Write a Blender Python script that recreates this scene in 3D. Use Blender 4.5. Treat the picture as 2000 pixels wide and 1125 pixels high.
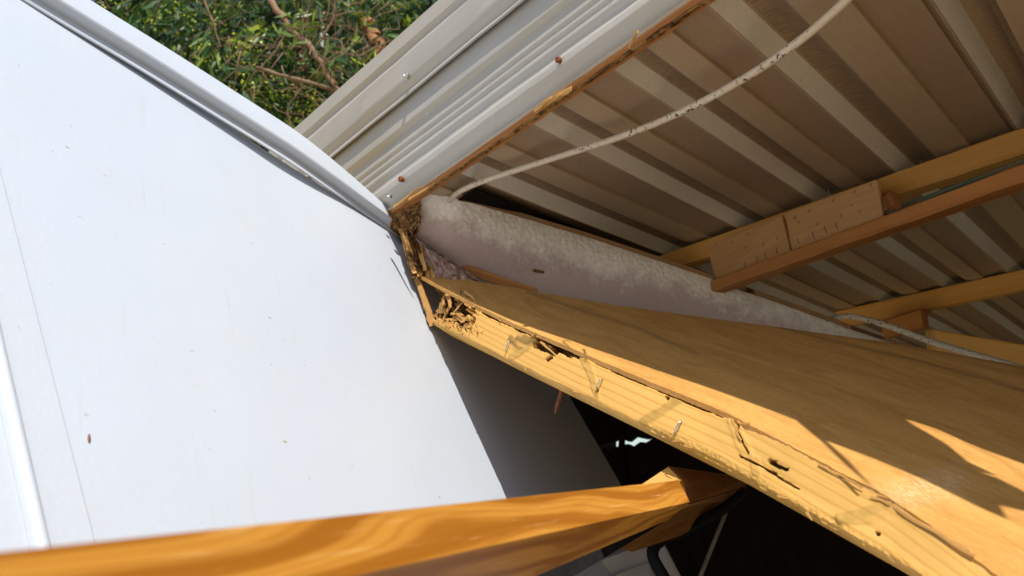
import bpy, math, random
import numpy as np
from mathutils import Vector, Matrix, noise as mnoise

for o in list(bpy.data.objects): bpy.data.objects.remove(o)
scene = bpy.context.scene
COL = scene.collection

# ------------------------------------------------------------------ camera
CAM = np.array([0.0, 0.0, 1.60]); FPX = 1455.0; PITCH = math.radians(15.3)
cp, sp = math.cos(PITCH), math.sin(PITCH)
cam_d = bpy.data.cameras.new('camera'); cam = bpy.data.objects.new('camera', cam_d); COL.objects.link(cam)
cam.location = CAM; cam.rotation_euler = (math.pi/2 + PITCH, 0, 0)
cam_d.sensor_width = 36; cam_d.lens = 36*FPX/2000; cam_d.clip_start = 0.01; cam_d.clip_end = 500
cam_d.dof.use_dof = True; cam_d.dof.focus_distance = 0.60; cam_d.dof.aperture_fstop = 15.0
scene.camera = cam
# ------------------------------------------------------------------ light
SUN = np.array([0.10673, -0.57636, 0.81020]); SUN /= np.linalg.norm(SUN)
world = bpy.data.worlds.new('World'); scene.world = world; world.use_nodes = True
wn = world.node_tree; wn.nodes.clear()
sky = wn.nodes.new('ShaderNodeTexSky'); sky.sky_type = 'NISHITA'; sky.sun_disc = False
sky.sun_elevation = math.asin(SUN[2]); sky.sun_rotation = math.atan2(SUN[0], SUN[1])
bg = wn.nodes.new('ShaderNodeBackground'); bg.inputs[1].default_value = 0.115
wo = wn.nodes.new('ShaderNodeOutputWorld')
wn.links.new(sky.outputs[0], bg.inputs[0]); wn.links.new(bg.outputs[0], wo.inputs[0])
sun_d = bpy.data.lights.new('sun', 'SUN'); sun_d.energy = 4.3; sun_d.angle = math.radians(0.53); sun_d.color = (1.0, 0.94, 0.85)
sun_o = bpy.data.objects.new('sun', sun_d); COL.objects.link(sun_o)
sun_o.rotation_euler = Vector(SUN).to_track_quat('Z', 'Y').to_euler()
scene.view_settings.view_transform = 'Standard'; scene.view_settings.look = 'None'
scene.view_settings.exposure = 0.25; scene.view_settings.gamma = 1.0
scene.view_settings.use_curve_mapping = False

# ------------------------------------------------------------------ geometry helpers
rng = random.Random(7); nrg = np.random.default_rng(7)
def nz(v): v = np.asarray(v, float); return v/np.linalg.norm(v)
def ray(px, py):
    x = (px-1000)/FPX; y = (562.5-py)/FPX
    return np.array([x, cp-y*sp, sp+y*cp])
def at(px, py, d): return CAM + ray(px, py)*d
def on(px, py, pl):
    n, p = pl; r = ray(px, py); return CAM + r*((n@(p-CAM))/(n@r))
def proj(P):
    q = np.asarray(P, float)-CAM; d = q[..., 1]*cp+q[..., 2]*sp
    return np.stack([1000+FPX*q[..., 0]/d, 562.5-FPX*(q[..., 2]*cp-q[..., 1]*sp)/d, d], -1)
def camvec(v): return np.array([v[0], v[2]*cp-v[1]*sp, v[2]*sp+v[1]*cp])
def resample(P, n):
    P = np.asarray(P, float); L = np.r_[0, np.cumsum(np.linalg.norm(np.diff(P, axis=0), axis=1))]; L /= L[-1]
    t = np.linspace(0, 1, n); return np.stack([np.interp(t, L, P[:, i]) for i in range(P.shape[1])], 1)
def smooth_path(P, n, it=3):
    P = resample(P, n)
    for _ in range(it):
        Q = P.copy(); Q[1:-1] = (P[:-2]+2*P[1:-1]+P[2:])/4; P = Q
    return P
def pn3(x, y=0.0, z=0.0): return mnoise.noise(Vector((x, y, z)))
def fbm(x, y, z=0.0, o=4): return mnoise.fractal(Vector((x, y, z)), 1.0, 2.0, o)
def frame(o, x, zhint):
    x = nz(x); z = np.asarray(zhint, float); z = nz(z-(z@x)*x); y = np.cross(z, x)
    M = Matrix.Identity(4)
    for i in range(3): M[i][0] = x[i]; M[i][1] = y[i]; M[i][2] = z[i]; M[i][3] = o[i]
    return M

def tag(o, label=None, cat=None, group=None, kind=None):
    if label: o['label'] = label
    if cat: o['category'] = cat
    if group: o['group'] = group
    if kind: o['kind'] = kind
    return o
def thing(name, loc, label, cat, group=None):
    o = bpy.data.objects.new(name, None); COL.objects.link(o); o.location = loc; o.empty_display_size = 0.05
    return tag(o, label, cat, group)
def attach(o, parent):
    o.parent = parent
    if parent is not None:
        o.matrix_parent_inverse = wmat(parent).inverted()
def wmat(o):
    m = o.matrix_basis.copy()
    if o.parent: m = wmat(o.parent) @ o.matrix_parent_inverse @ m
    return m
def mesh(name, verts, faces, mat, parent=None, smooth=False, M=None, attrs=None, auto=None):
    V = np.asarray(verts, float)
    if M is None: M = Matrix.Translation(Vector(V.mean(0)))
    Mi = np.array(M.inverted()); L = V@Mi[:3, :3].T + Mi[:3, 3]
    me = bpy.data.meshes.new(name); me.from_pydata([tuple(v) for v in L], [], [tuple(int(i) for i in f) for f in faces])
    if attrs:
        for k, a in attrs.items():
            at_ = me.attributes.new(k, 'FLOAT', 'POINT'); at_.data.foreach_set('value', np.asarray(a, np.float32))
    me.update()
    if smooth:
        me.polygons.foreach_set('use_smooth', [True]*len(me.polygons))
        if auto is not None:
            me.set_sharp_from_angle(angle=math.radians(auto))
    if mat: me.materials.append(mat)
    o = bpy.data.objects.new(name, me); COL.objects.link(o); o.matrix_basis = M
    attach(o, parent)
    return o
def slab(G, off):
    """closed slab from a grid G[nu,nv,3] and an offset (vector or grid)"""
    nu, nv = G.shape[:2]; B = G+off; V = np.concatenate([G.reshape(-1, 3), B.reshape(-1, 3)]); n = nu*nv
    I = np.arange(n).reshape(nu, nv); F = []
    a, b, c, d = I[:-1, :-1].ravel(), I[1:, :-1].ravel(), I[1:, 1:].ravel(), I[:-1, 1:].ravel()
    F += list(zip(a, b, c, d)); F += list(zip(a+n, d+n, c+n, b+n))
    def side(r):
        for i, j in zip(r[:-1], r[1:]): F.append((j, i, i+n, j+n))
    side(list(I[:, 0])); side(list(I[::-1, -1])); side(list(I[0, ::-1])); side(list(I[-1, :]))
    return V, F
def tube(name, P, r, mat, parent=None, n=10, smooth=True, cap=True, M=None):
    P = np.asarray(P, float); m = len(P); r = np.broadcast_to(np.asarray(r, float), (m,))
    T = np.gradient(P, axis=0); V = []; ref = np.array([0.13, 0.2, 0.97])
    if abs(nz(T[0])@ref) > .9: ref = np.array([1, 0.1, 0])
    for i in range(m):
        t = nz(T[i]); a = nz(np.cross(t, ref)); b = np.cross(t, a); ref = np.cross(a, t) if False else ref
        for k in range(n):
            th = 2*math.pi*k/n; V.append(P[i]+r[i]*(math.cos(th)*a+math.sin(th)*b))
    F = [(i*n+k, i*n+(k+1) % n, (i+1)*n+(k+1) % n, (i+1)*n+k) for i in range(m-1) for k in range(n)]
    if cap: F.append(tuple(range(n))[::-1]); F.append(tuple((m-1)*n+k for k in range(n)))
    if name is None: return V, F
    if M is None: M = frame(P[0], P[-1]-P[0], (0.1, .2, 1))
    return mesh(name, V, F, mat, parent, smooth, M, auto=50)
def plank(name, P0, P1, a, b, mat, parent=None, segs=24, rough=0.0004, ch=0.0015, bow=None, ragged=0.0, seed=0, attr=None):
    """timber of rectangular section: a,b = full width vectors; chamfered, slightly uneven, ends may be broken"""
    P0, P1, a, b = map(lambda v: np.asarray(v, float), (P0, P1, a, b))
    la, lb = np.linalg.norm(a), np.linalg.norm(b); ua, ub = a/la, b/lb; x = nz(P1-P0)
    ring = []
    ha, hb = la/2, lb/2; c = min(ch, ha*.4, hb*.4); k = 4
    for (s0, s1) in ((1, 1), (-1, 1), (-1, -1), (1, -1)):
        pts = [(s0*ha, s1*(hb-c)), (s0*(ha-c), s1*hb)]
        if s0*s1 < 0: pts = pts[::-1]
        ring += pts
    full = []
    for i in range(8):
        p, q = np.array(ring[i]), np.array(ring[(i+1) % 8]); full.append(p)
        if np.linalg.norm(q-p) > 3*c:
            for s in (1/3, 2/3): full.append(p+(q-p)*s)
    n = len(full); V = []
    for i in range(segs+1):
        t = i/segs; C = P0+(P1-P0)*t
        if bow is not None: C = C+np.asarray(bow)*4*t*(1-t)
        for j, (u, v) in enumerate(full):
            e_ = 0.0
            if ragged and i == segs: e_ = ragged*(0.3+fbm(j*1.7+seed, seed*3.1)*1.2)
            nn = rough*fbm(t*segs*.6+seed*7, j*.9, seed)
            V.append(C+ua*(u+nn)+ub*(v+nn)+x*e_)
    F = [(i*n+k_, i*n+(k_+1) % n, (i+1)*n+(k_+1) % n, (i+1)*n+k_) for i in range(segs) for k_ in range(n)]
    F.append(tuple(range(n))[::-1]); F.append(tuple(segs*n+k_ for k_ in range(n)))
    return mesh(name, V, F, mat, parent, True, frame(P0, x, b), auto=25)
def prism(name, pts, off, mat, parent=None, M=None):
    pts = [np.asarray(p, float) for p in pts]; n = len(pts); off = np.asarray(off, float)
    V = pts+[p+off for p in pts]
    F = [tuple(range(n)), tuple(range(2*n-1, n-1, -1))]+[((i+1) % n, i, i+n, (i+1) % n+n) for i in range(n)]
    return mesh(name, V, F, mat, parent, False, M)

# ------------------------------------------------------------------ material helpers
class NB:
    def __init__(s, name):
        s.m = bpy.data.materials.new(name); s.m.use_nodes = True; s.t = s.m.node_tree; s.t.nodes.clear()
        s.out = s.n('ShaderNodeOutputMaterial'); s.p = s.n('ShaderNodeBsdfPrincipled'); s.l(s.p.outputs[0], s.out.inputs[0])
        s.tc = s.n('ShaderNodeTexCoord')
    def n(s, ty, **kw):
        d = s.t.nodes.new(ty)
        for k, v in kw.items(): setattr(d, k, v)
        return d
    def l(s, a, b): s.t.links.new(a, b)
    def set(s, sock, v):
        if isinstance(v, bpy.types.NodeSocket): s.l(v, sock)
        else: sock.default_value = v
    def map(s, scale=(1, 1, 1), src='Object', vec=None, loc=(0, 0, 0), rot=(0, 0, 0)):
        d = s.n('ShaderNodeMapping'); s.l(vec if vec is not None else s.tc.outputs[src], d.inputs[0])
        d.inputs['Scale'].default_value = scale; d.inputs['Location'].default_value = loc; d.inputs['Rotation'].default_value = rot
        return d.outputs[0]
    def noise(s, vec, scale=5, detail=5, rough=.6, dist=0.0):
        d = s.n('ShaderNodeTexNoise'); s.l(vec, d.inputs['Vector']); d.inputs['Scale'].default_value = scale
        d.inputs['Detail'].default_value = detail; d.inputs['Roughness'].default_value = rough; d.inputs['Distortion'].default_value = dist
        return d.outputs['Fac']
    def noisec(s, vec, scale=5, detail=3):
        d = s.n('ShaderNodeTexNoise'); s.l(vec, d.inputs['Vector']); d.inputs['Scale'].default_value = scale; d.inputs['Detail'].default_value = detail
        return d.outputs['Color']
    def voro(s, vec, scale, feature='F1', rnd=1.0):
        d = s.n('ShaderNodeTexVoronoi', feature=feature); s.l(vec, d.inputs['Vector']); d.inputs['Scale'].default_value = scale
        d.inputs['Randomness'].default_value = rnd; return d.outputs['Distance']
    def wave(s, vec, scale, dist=2, detail=3, dscale=1, ty='BANDS', dr='Z', prof='SIN'):
        d = s.n('ShaderNodeTexWave', wave_type=ty, wave_profile=prof)
        if ty == 'BANDS': d.bands_direction = dr
        else: d.rings_direction = dr
        s.l(vec, d.inputs['Vector']); d.inputs['Scale'].default_value = scale; d.inputs['Distortion'].default_value = dist
        d.inputs['Detail'].default_value = detail; d.inputs['Detail Scale'].default_value = dscale; return d.outputs['Fac']
    def ramp(s, fac, stops, interp='LINEAR'):
        d = s.n('ShaderNodeValToRGB'); s.l(fac, d.inputs[0]); r = d.color_ramp; r.interpolation = interp
        while len(r.elements) < len(stops): r.elements.new(.5)
        for e_, (p, c) in zip(r.elements, stops): e_.position = p; e_.color = (c, c, c, 1) if not hasattr(c, '__len__') else (*c[:3], 1)
        return d.outputs[0]
    def mix(s, f, a, b, ty='MIX'):
        d = s.n('ShaderNodeMix', data_type='RGBA', blend_type=ty)
        for sock, v in ((d.inputs[0], f), (d.inputs[6], a), (d.inputs[7], b)):
            if isinstance(v, (tuple, list)): v = (*v[:3], 1)
            s.set(sock, v)
        return d.outputs[2]
    def math(s, op, a, b=0.0, clamp=False):
        d = s.n('ShaderNodeMath', operation=op, use_clamp=clamp); s.set(d.inputs[0], a); s.set(d.inputs[1], b); return d.outputs[0]
    def attr(s, name):
        d = s.n('ShaderNodeAttribute', attribute_name=name); return d.outputs['Fac']
    def bump(s, h, dist=.001, strength=1.0, normal=None):
        d = s.n('ShaderNodeBump'); d.inputs['Distance'].default_value = dist; d.inputs['Strength'].default_value = strength
        s.l(h, d.inputs['Height'])
        if normal is not None: s.l(normal, d.inputs['Normal'])
        return d.outputs[0]
    def done(s, color, rough=.6, normal=None, metal=0.0, coat=0.0, spec=None):
        c = color if not isinstance(color, (tuple, list)) else (*color[:3], 1)
        s.set(s.p.inputs['Base Color'], c); s.set(s.p.inputs['Roughness'], rough); s.set(s.p.inputs['Metallic'], metal)
        if normal is not None: s.l(normal, s.p.inputs['Normal'])
        if coat: s.p.inputs['Coat Weight'].default_value = coat; s.p.inputs['Coat Roughness'].default_value = .12
        if spec is not None: s.p.inputs['Specular IOR Level'].default_value = spec
        return s.m

def m_white(name, specks=1.0, base=(.525, .585, .67)):
    b = NB(name); o = b.tc.outputs['Object']
    big = b.noise(o, 6, 4); c = b.mix(b.ramp(big, [(.35, 0), (.75, .10)]), base, (.72, .69, .62))
    for (sc, th, k) in ((26, .055, .8), (60, .07, .65)):
        vd = b.n('ShaderNodeTexVoronoi'); b.l(b.map((1.0, 2.0, 1.0), rot=(0, 0, .9)), vd.inputs['Vector']); vd.inputs['Scale'].default_value = sc
        sx = b.n('ShaderNodeSeparateColor'); b.l(vd.outputs['Color'], sx.inputs[0])
        m1 = b.ramp(vd.outputs['Distance'], [(0, 1), (th*.6, .9), (th, 0)]); m2 = b.ramp(sx.outputs[0], [(.62, 0), (.66, 1)])
        c = b.mix(b.math('MULTIPLY', b.math('MULTIPLY', m1, m2), k*specks), c, (.36, .25, .13))
    st = b.noise(b.map((16, 1.5, 4), rot=(0, 0, .5)), 9, 5, .65); c = b.mix(b.math('MULTIPLY', b.ramp(st, [(.62, 0), (.8, 1)]), .45*specks), c, (.50, .43, .33))
    grime = b.noise(b.map((1, 1, 1), loc=(3, 1, 4)), 22, 8, .75); c = b.mix(b.math('MULTIPLY', b.ramp(grime, [(.55, 0), (.75, 1)]), .25*specks), c, (.55, .47, .36))
    nb = b.bump(b.noise(o, 420, 3), .0004, .35); nb = b.bump(b.noise(o, 9, 2), .004, .15, nb)
    return b.done(c, b.ramp(b.noise(o, 40, 4), [(.3, .34), (.8, .5)]), nb, spec=.4)
def m_clad():
    b = NB('taupe_painted_sheet'); o = b.tc.outputs['Object']
    c = b.mix(b.noise(o, 14, 5), (.42, .385, .33), (.48, .445, .385))
    run = b.noise(b.map((1.2, 60, 60)), 6, 4); c = b.mix(b.math('MULTIPLY', b.ramp(run, [(.45, 0), (.8, 1)]), .4), c, (.55, .515, .45))
    scr = b.noise(b.map((3, 30, 30), rot=(.3, .2, .5)), 22, 2, .4); c = b.mix(b.math('MULTIPLY', b.ramp(scr, [(.71, 0), (.74, 1)]), .5), c, (.62, .60, .55))
    sp_ = b.noise(o, 230, 2); c = b.mix(b.math('MULTIPLY', b.ramp(sp_, [(.70, 0), (.76, 1)]), .5), c, (.22, .15, .09))
    nb = b.bump(b.noise(b.map((1, 6, 6)), 60, 4), .0006, .25)
    return b.done(c, b.ramp(b.noise(o, 30, 5), [(.3, .42), (.75, .6)]), nb, metal=0, spec=.35)
def m_roof():
    b = NB('dusty_roof_underside'); o = b.tc.outputs['Object']; d = b.attr('dust_shade')
    clean = b.mix(b.noise(o, 160, 4), (.66, .62, .54), (.74, .70, .62))
    dust_shade = b.mix(b.noise(b.map((6, 40, 40)), 6, 5), (.35, .25, .15), (.43, .315, .195)); shaded_dust = b.mix(b.noise(b.map((6, 40, 40)), 6, 5), (.285, .195, .118), (.35, .25, .158))  # real dust; the darker mix also carries the shade of the tilted pans
    fr = b.math('MULTIPLY', b.math('SUBTRACT', b.noise(b.map((30, 260, 1)), 2.2, 4, .7), .5), .25); f = b.math('ADD', d, fr)
    c = b.mix(b.ramp(f, [(.12, 0), (.32, 1)]), clean, dust_shade); c = b.mix(b.ramp(f, [(.62, 0), (.74, 1)]), c, shaded_dust)
    br = b.noise(b.map((900, 90, 90)), 1.0, 3, .6); d2 = b.attr('soot')
    c = b.mix(b.math('MULTIPLY', b.ramp(b.math('ADD', d2, b.math('MULTIPLY', b.math('SUBTRACT', br, .5), .9)), [(.42, 0), (.75, 1)]), .7), c, (.15, .10, .06))
    c = b.mix(b.math('MULTIPLY', b.ramp(b.noise(o, 520, 2), [(.62, 0), (.72, 1)]), .35), c, (.12, .08, .05))
    nb = b.bump(b.noise(o, 900, 2), .0003, .3)
    return b.done(c, .62, nb, spec=.25)
def m_pine(name, c0, c1, c2, ring=26, stain=False, axis='Z', dark=1.0):
    b = NB(name); o = b.map((.07, 1, 1)); warp = b.noise(b.map((1.5, 4, 4)), 5, 2)
    if stain:
        cx = b.n('ShaderNodeCombineXYZ'); b.l(b.attr('ga'), cx.inputs[0]); b.l(b.attr('gv'), cx.inputs[2]); o = b.map((.10, 1, 1), vec=cx.outputs[0])
        wv = b.wave(o, 52, 2.2, 3, 1.6, dr='Z', prof='SAW')
    else: wv = b.wave(o, ring, 3.5, 3, 1.3, dr=axis, prof='SAW')
    c = b.mix(b.ramp(wv, [(.0, .0), (.62, .12), (.93, 1), (1., .3)]), c0, c1)
    fib = b.noise(b.map((3, 90, 90)), 4, 6, .65); c = b.mix(b.ramp(fib, [(.35, .5), (.72, 0)]), c, c2)
    blot = b.noise(b.map((4, 12, 12)), 2.5, 4); c = b.mix(b.ramp(blot, [(.5, 0), (.8, .45)]), c, c2)
    h = fib
    if stain:
        st = b.attr('stain'); c = b.mix(b.math('MULTIPLY', st, .62, True), c, (.24, .16, .035))
        rt = b.attr('rot'); rc = b.mix(b.noise(b.map((20, 120, 120)), 3, 6, .7), (.055, .026, .010), (.30, .16, .035))
        c = b.mix(b.ramp(b.math('ADD', rt, b.math('MULTIPLY', b.math('SUBTRACT', b.noise(b.tc.outputs['Object'], 420, 4), .5), .5)), [(.15, 0), (.55, 1)]), c, rc)
        fz = b.attr('fuzz'); sw = b.noise(b.tc.outputs['Object'], 620, 4, .7)
        c = b.mix(b.math('MULTIPLY', fz, b.ramp(sw, [(.42, 0), (.6, 1)])), c, (.40, .235, .035))
        h = b.math('ADD', fib, b.math('MULTIPLY', b.math('MULTIPLY', sw, fz), 2.0))
    nb = b.bump(h, .0006, .5)
    return b.done(c, .68, nb, spec=.25)
def m_ply():
    b = NB('plywood_veneer')
    g1 = b.noise(b.map((2.5, 30, 30), rot=(0, 0, .03)), 3.2, 7, .68, .6); c = b.mix(b.ramp(g1, [(.3, 0), (.7, 1)]), (.54, .265, .062), (.66, .35, .092))
    g2 = b.noise(b.map((2.2, 9, 9)), 5, 4, .6, 1.5); c = b.mix(b.ramp(g2, [(.42, 0), (.75, .85)]), c, (.40, .18, .035))
    pore = b.noise(b.map((150, 1500, 1500), rot=(0, 0, .55)), 1, 3, .6); c = b.mix(b.math('MULTIPLY', b.ramp(pore, [(.54, 0), (.66, 1)]), .5), c, (.70, .45, .17))
    pd = b.noise(b.map((110, 1300, 1300), rot=(0, 0, .5), loc=(4, 2, 1)), 1, 3, .6); c = b.mix(b.math('MULTIPLY', b.ramp(pd, [(.56, 0), (.7, 1)]), .45), c, (.22, .095, .025))
    mo = b.noise(b.tc.outputs['Object'], 24, 6, .7); c = b.mix(b.ramp(mo, [(.5, 0), (.75, .35)]), c, (.68, .40, .12))
    c = b.mix(b.math('MULTIPLY', b.attr('line'), .55), c, (.12, .065, .028))
    c = b.mix(b.math('MULTIPLY', b.attr('wear'), b.ramp(b.noise(b.map((260, 1700, 1700), rot=(0, 0, .6)), 1, 4, .7), [(.5, 0), (.6, 1)])), c, (.86, .70, .45))
    nb = b.bump(b.math('ADD', pore, b.math('MULTIPLY', g1, .4)), .0005, .45)
    return b.done(c, .62, nb, spec=.3)
def m_varnish(name, k=1.0):
    b = NB(name); w = b.map((2.2, 12, 12)); wp = b.noisec(w, 1.7, 2)
    v = b.n('ShaderNodeVectorMath', operation='MULTIPLY_ADD'); b.l(wp, v.inputs[0]); v.inputs[1].default_value = (.3, .75, .75); b.l(w, v.inputs[2])
    wv = b.wave(v.outputs[0], 2.5, 1.6, 4, 2.4, dr='Y')
    c = b.mix(b.ramp(wv, [(.1, 0), (.5, .25), (.8, .9), (1, 1)]), (.60*k, .27*k, .042*k), (.36*k, .13*k, .014*k))
    w2 = b.wave(v.outputs[0], 11, 1.2, 3, 2.0, dr='Y'); c = b.mix(b.math('MULTIPLY', b.ramp(w2, [(.6, 0), (.95, 1)]), .34), c, (.34*k, .105*k, .008*k))
    fl = b.noise(b.map((12, 300, 300)), 2.2, 4, .6); c = b.mix(b.math('MULTIPLY', b.ramp(fl, [(.60, 0), (.7, 1)]), .45), c, (.80*k, .52*k, .20*k))
    fd = b.noise(b.map((6, 160, 160), loc=(2, 5, 1)), 2.2, 4, .6); c = b.mix(b.math('MULTIPLY', b.ramp(fd, [(.55, 0), (.72, 1)]), .35), c, (.28*k, .09*k, .01*k))
    nb = b.bump(fl, .0003, .25)
    return b.done(c, .45 if k == 1 else .7, nb, spec=.08 if k == 1 else .05)
def m_foam():
    b = NB('bead_foam'); o = b.tc.outputs['Object']; s = b.attr('skin')
    bead = b.voro(o, 210); c = b.mix(b.ramp(bead, [(.2, 0), (.8, .5)]), (.88, .85, .81), (.72, .66, .60))
    sm = b.mix(b.noise(b.map((30, 30, 120)), 4, 5, .7), (.45, .34, .32), (.55, .44, .42))
    mott = b.noise(b.map((1, 1, .6)), 240, 6, .75); f = b.ramp(b.math('ADD', s, b.math('MULTIPLY', b.math('SUBTRACT', mott, .5), 1.25)), [(.1, 0), (.9, 1)])
    c = b.mix(f, c, sm)
    pits = b.noise(o, 500, 3); c = b.mix(b.math('MULTIPLY', b.ramp(pits, [(.62, 0), (.75, 1)]), .35), c, (.82, .80, .77))
    rt = b.attr('rot'); rf = b.ramp(b.math('ADD', rt, b.math('MULTIPLY', b.math('SUBTRACT', b.noise(o, 170, 5, .75), .5), .9)), [(.42, 0), (.58, 1)])
    c = b.mix(b.math('MULTIPLY', b.math('MULTIPLY', rt, 1.3), b.ramp(b.noise(o, 60, 5, .7), [(.35, .2), (.7, 1)])), c, (.46, .33, .21))
    c = b.mix(rf, c, b.mix(b.noise(o, 300, 5, .7), (.10, .045, .018), (.28, .14, .055)))
    h = b.math('MULTIPLY', b.math('SUBTRACT', 1.0, b.math('MULTIPLY', f, .8)), b.math('SUBTRACT', 1.0, bead))
    nb = b.bump(h, .0011, .7); nb = b.bump(b.noise(o, 700, 3), .0004, .4, nb)
    return b.done(c, .75, nb, spec=.2)
def m_simple(name, c0, c1, scale=60, rough=.6, metal=0.0, bump=.0004, stretch=(1, 1, 1), spec=None):
    b = NB(name); n_ = b.noise(b.map(stretch), scale, 5, .65); c = b.mix(b.ramp(n_, [(.35, 0), (.68, 1)]), c0, c1)
    return b.done(c, rough, b.bump(n_, bump, .5), metal, spec=spec)
def m_cable():
    b = NB('cream_cable_sheath'); o = b.tc.outputs['Object']
    c = b.mix(b.noise(o, 50, 4), (.66, .56, .43), (.52, .43, .31))
    f = b.noise(b.map((1, 1, 1)), 330, 3, .7); big = b.noise(o, 22, 2); th = b.math('ADD', f, b.math('MULTIPLY', big, .35))
    c = b.mix(b.ramp(th, [(.785, 0), (.83, 1)]), c, (.035, .024, .015))
    return b.done(c, .5, b.bump(f, .0002, .3))
def m_rot():
    b = NB('rotten_wood'); n_ = b.noise(b.map((12, 160, 160)), 3, 6, .7); o = b.tc.outputs['Object']
    c = b.mix(b.ramp(n_, [(.38, 0), (.62, 1)]), (.05, .022, .008), (.34, .17, .05)); c = b.mix(b.ramp(b.noise(o, 150, 5, .7), [(.52, 0), (.64, .8)]), c, (.46, .27, .10)); c = b.mix(b.ramp(b.noise(b.map((1, 1, 1), loc=(3, 3, 3)), 110, 6, .75), [(.50, 0), (.60, .85)]), c, (.03, .013, .006))
    return b.done(c, .8, b.bump(n_, .0015, .8), spec=.15)
def m_leaf(name, cols, trans=.25):
    b = NB(name); a = b.attr('tint'); c = b.ramp(a, [(i/(len(cols)-1), k) for i, k in enumerate(cols)])
    b.done(c, .42, None, spec=.5); tr = b.n('ShaderNodeBsdfTranslucent'); b.l(c, tr.inputs[0])
    mx = b.n('ShaderNodeMixShader'); mx.inputs[0].default_value = trans; b.l(b.p.outputs[0], mx.inputs[1]); b.l(tr.outputs[0], mx.inputs[2]); b.l(mx.outputs[0], b.out.inputs[0])
    return b.m

M_WHITE = m_white('white_wall_sheet'); M_TRIM = m_white('white_trim', .5, (.53, .585, .66))
M_CLAD = m_clad(); M_ROOF = m_roof()
M_PINE = m_pine('raw_pine', (.71, .41, .115), (.50, .26, .055), (.62, .335, .078), ring=30, stain=True)
M_BATTEN = m_pine('old_yellow_pine', (.66, .37, .10), (.46, .22, .05), (.50, .25, .06), ring=22)
M_RED = m_pine('old_red_pine', (.46, .205, .06), (.30, .11, .028), (.33, .13, .036), ring=22)
M_PLY = m_ply(); M_PLYB = m_simple('plywood_brown', (.34, .205, .095), (.27, .155, .07), 12, .7, stretch=(3, 14, 14))
M_GUSSET = m_simple('plywood_plate', (.52, .29, .115), (.43, .225, .08), 4, .65, stretch=(60, 4, 4))
M_ORANGE = m_varnish('orange_varnished_wood'); M_ORANGE2 = m_simple('varnished_wood_inner', (.34, .16, .045), (.24, .105, .028), 5, .6, stretch=(3, 50, 50), spec=.1)
M_FOAM = m_foam(); M_CABLE = m_cable(); M_ROT = m_rot()
M_POST = m_pine('weathered_post', (.44, .24, .075), (.26, .12, .035), (.30, .15, .045), ring=40)
M_SPLINT = m_simple('splintered_pine', (.60, .33, .085), (.32, .15, .035), 5, .7, stretch=(6, 90, 90))
M_STEEL = m_simple('zinc_steel', (.62, .62, .60), (.48, .48, .46), 300, .3, .9)
M_RUST = m_simple('rusty_steel', (.28, .09, .03), (.12, .04, .018), 400, .75, .1)
M_BLACK = m_simple('black_rubber', (.010, .010, .011), (.016, .016, .017), 90, .65, spec=.15)
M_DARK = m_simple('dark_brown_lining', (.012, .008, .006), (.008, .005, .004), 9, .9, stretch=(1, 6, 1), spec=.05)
M_GREYP = m_simple('grey_inner_panel', (.46, .44, .41), (.40, .38, .35), 40, .5)
M_SEED = m_simple('brown_husk', (.23, .10, .035), (.14, .06, .02), 500, .6)
M_MARK = m_simple('dark_fastener', (.26, .17, .10), (.17, .11, .065), 300, .5, .2)

# ------------------------------------------------------------------ key planes of the broken caravan
E0 = at(740, 415, .80); ZR = E0[2]; UPV = np.array([0, 0, 1.0])
roof_pl = (UPV, E0)
E1 = on(1310, 10, roof_pl); e = nz(E1-E0)
r_ = nz(np.array([(2450-1000)/FPX, cp-((562.5-960)/FPX)*sp, 0]))
_a, _b = at(40, 0, .5), at(760, 450, .8)
d1 = nz(camvec((-1652, 2829, 1455))); d2 = nz(_b-_a)
pn_ = -nz(np.cross(d2, d1)); pn_ = pn_ if pn_@(CAM-_b) > 0 else -pn_
panel_pl = (pn_, _b)
def RP(u, r, dz=0.0): return E0+e*u+r_*r+UPV*dz
def roof_uv(P):
    q = (P-E0)[:2]; return np.linalg.solve(np.array([[e[0], r_[0]], [e[1], r_[1]]]), q)

# ------------------------------------------------------------------ ground
gm = NB('dry_ground'); go = gm.tc.outputs['Object']
gc = gm.mix(gm.ramp(gm.noise(go, .8, 8, .7), [(.35, 0), (.65, 1)]), (.48, .37, .235), (.40, .33, .19)); gc = gm.mix(gm.ramp(gm.noise(go, 30, 6, .7), [(.45, 0), (.7, .6)]), gc, (.56, .45, .31))
M_GROUND = gm.done(gc, .9, gm.bump(gm.noise(go, 25, 6, .7), .02, .6))
ng = 40; gx = np.sign(np.linspace(-1, 1, ng))*np.abs(np.linspace(-1, 1, ng))**3*300
V = [(x, y, .03*pn3(x*.7, y*.7)*(1 if abs(x)+abs(y) < 40 else 8)) for x in gx for y in gx]
F = [(i*ng+j, (i+1)*ng+j, (i+1)*ng+j+1, i*ng+j+1) for i in range(ng-1) for j in range(ng-1)]
tag(mesh('ground', V, F, M_GROUND, None, True, Matrix.Identity(4)), kind='structure')

# ------------------------------------------------------------------ white wall panel (left)
pan = thing('wall_panel', at(600, 900, .5), 'large white painted caravan wall sheet in sunlight with edge trim, left side', 'wall panel')
def pp(px, py, h=0.0): return on(px, py, panel_pl)+pn_*h
# outline corners: upper edge under the trim, right edge, bottom
TL = pp(20, -40); TR = pp(800, 478)
along = nz(TR-TL)
Re0, Re1 = pp(1110, 770), pp(1215, 950); rdir = nz(Re1-Re0)
top_right = TL+along*np.linalg.norm(pp(800, 478)-TL)*1.22
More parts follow.
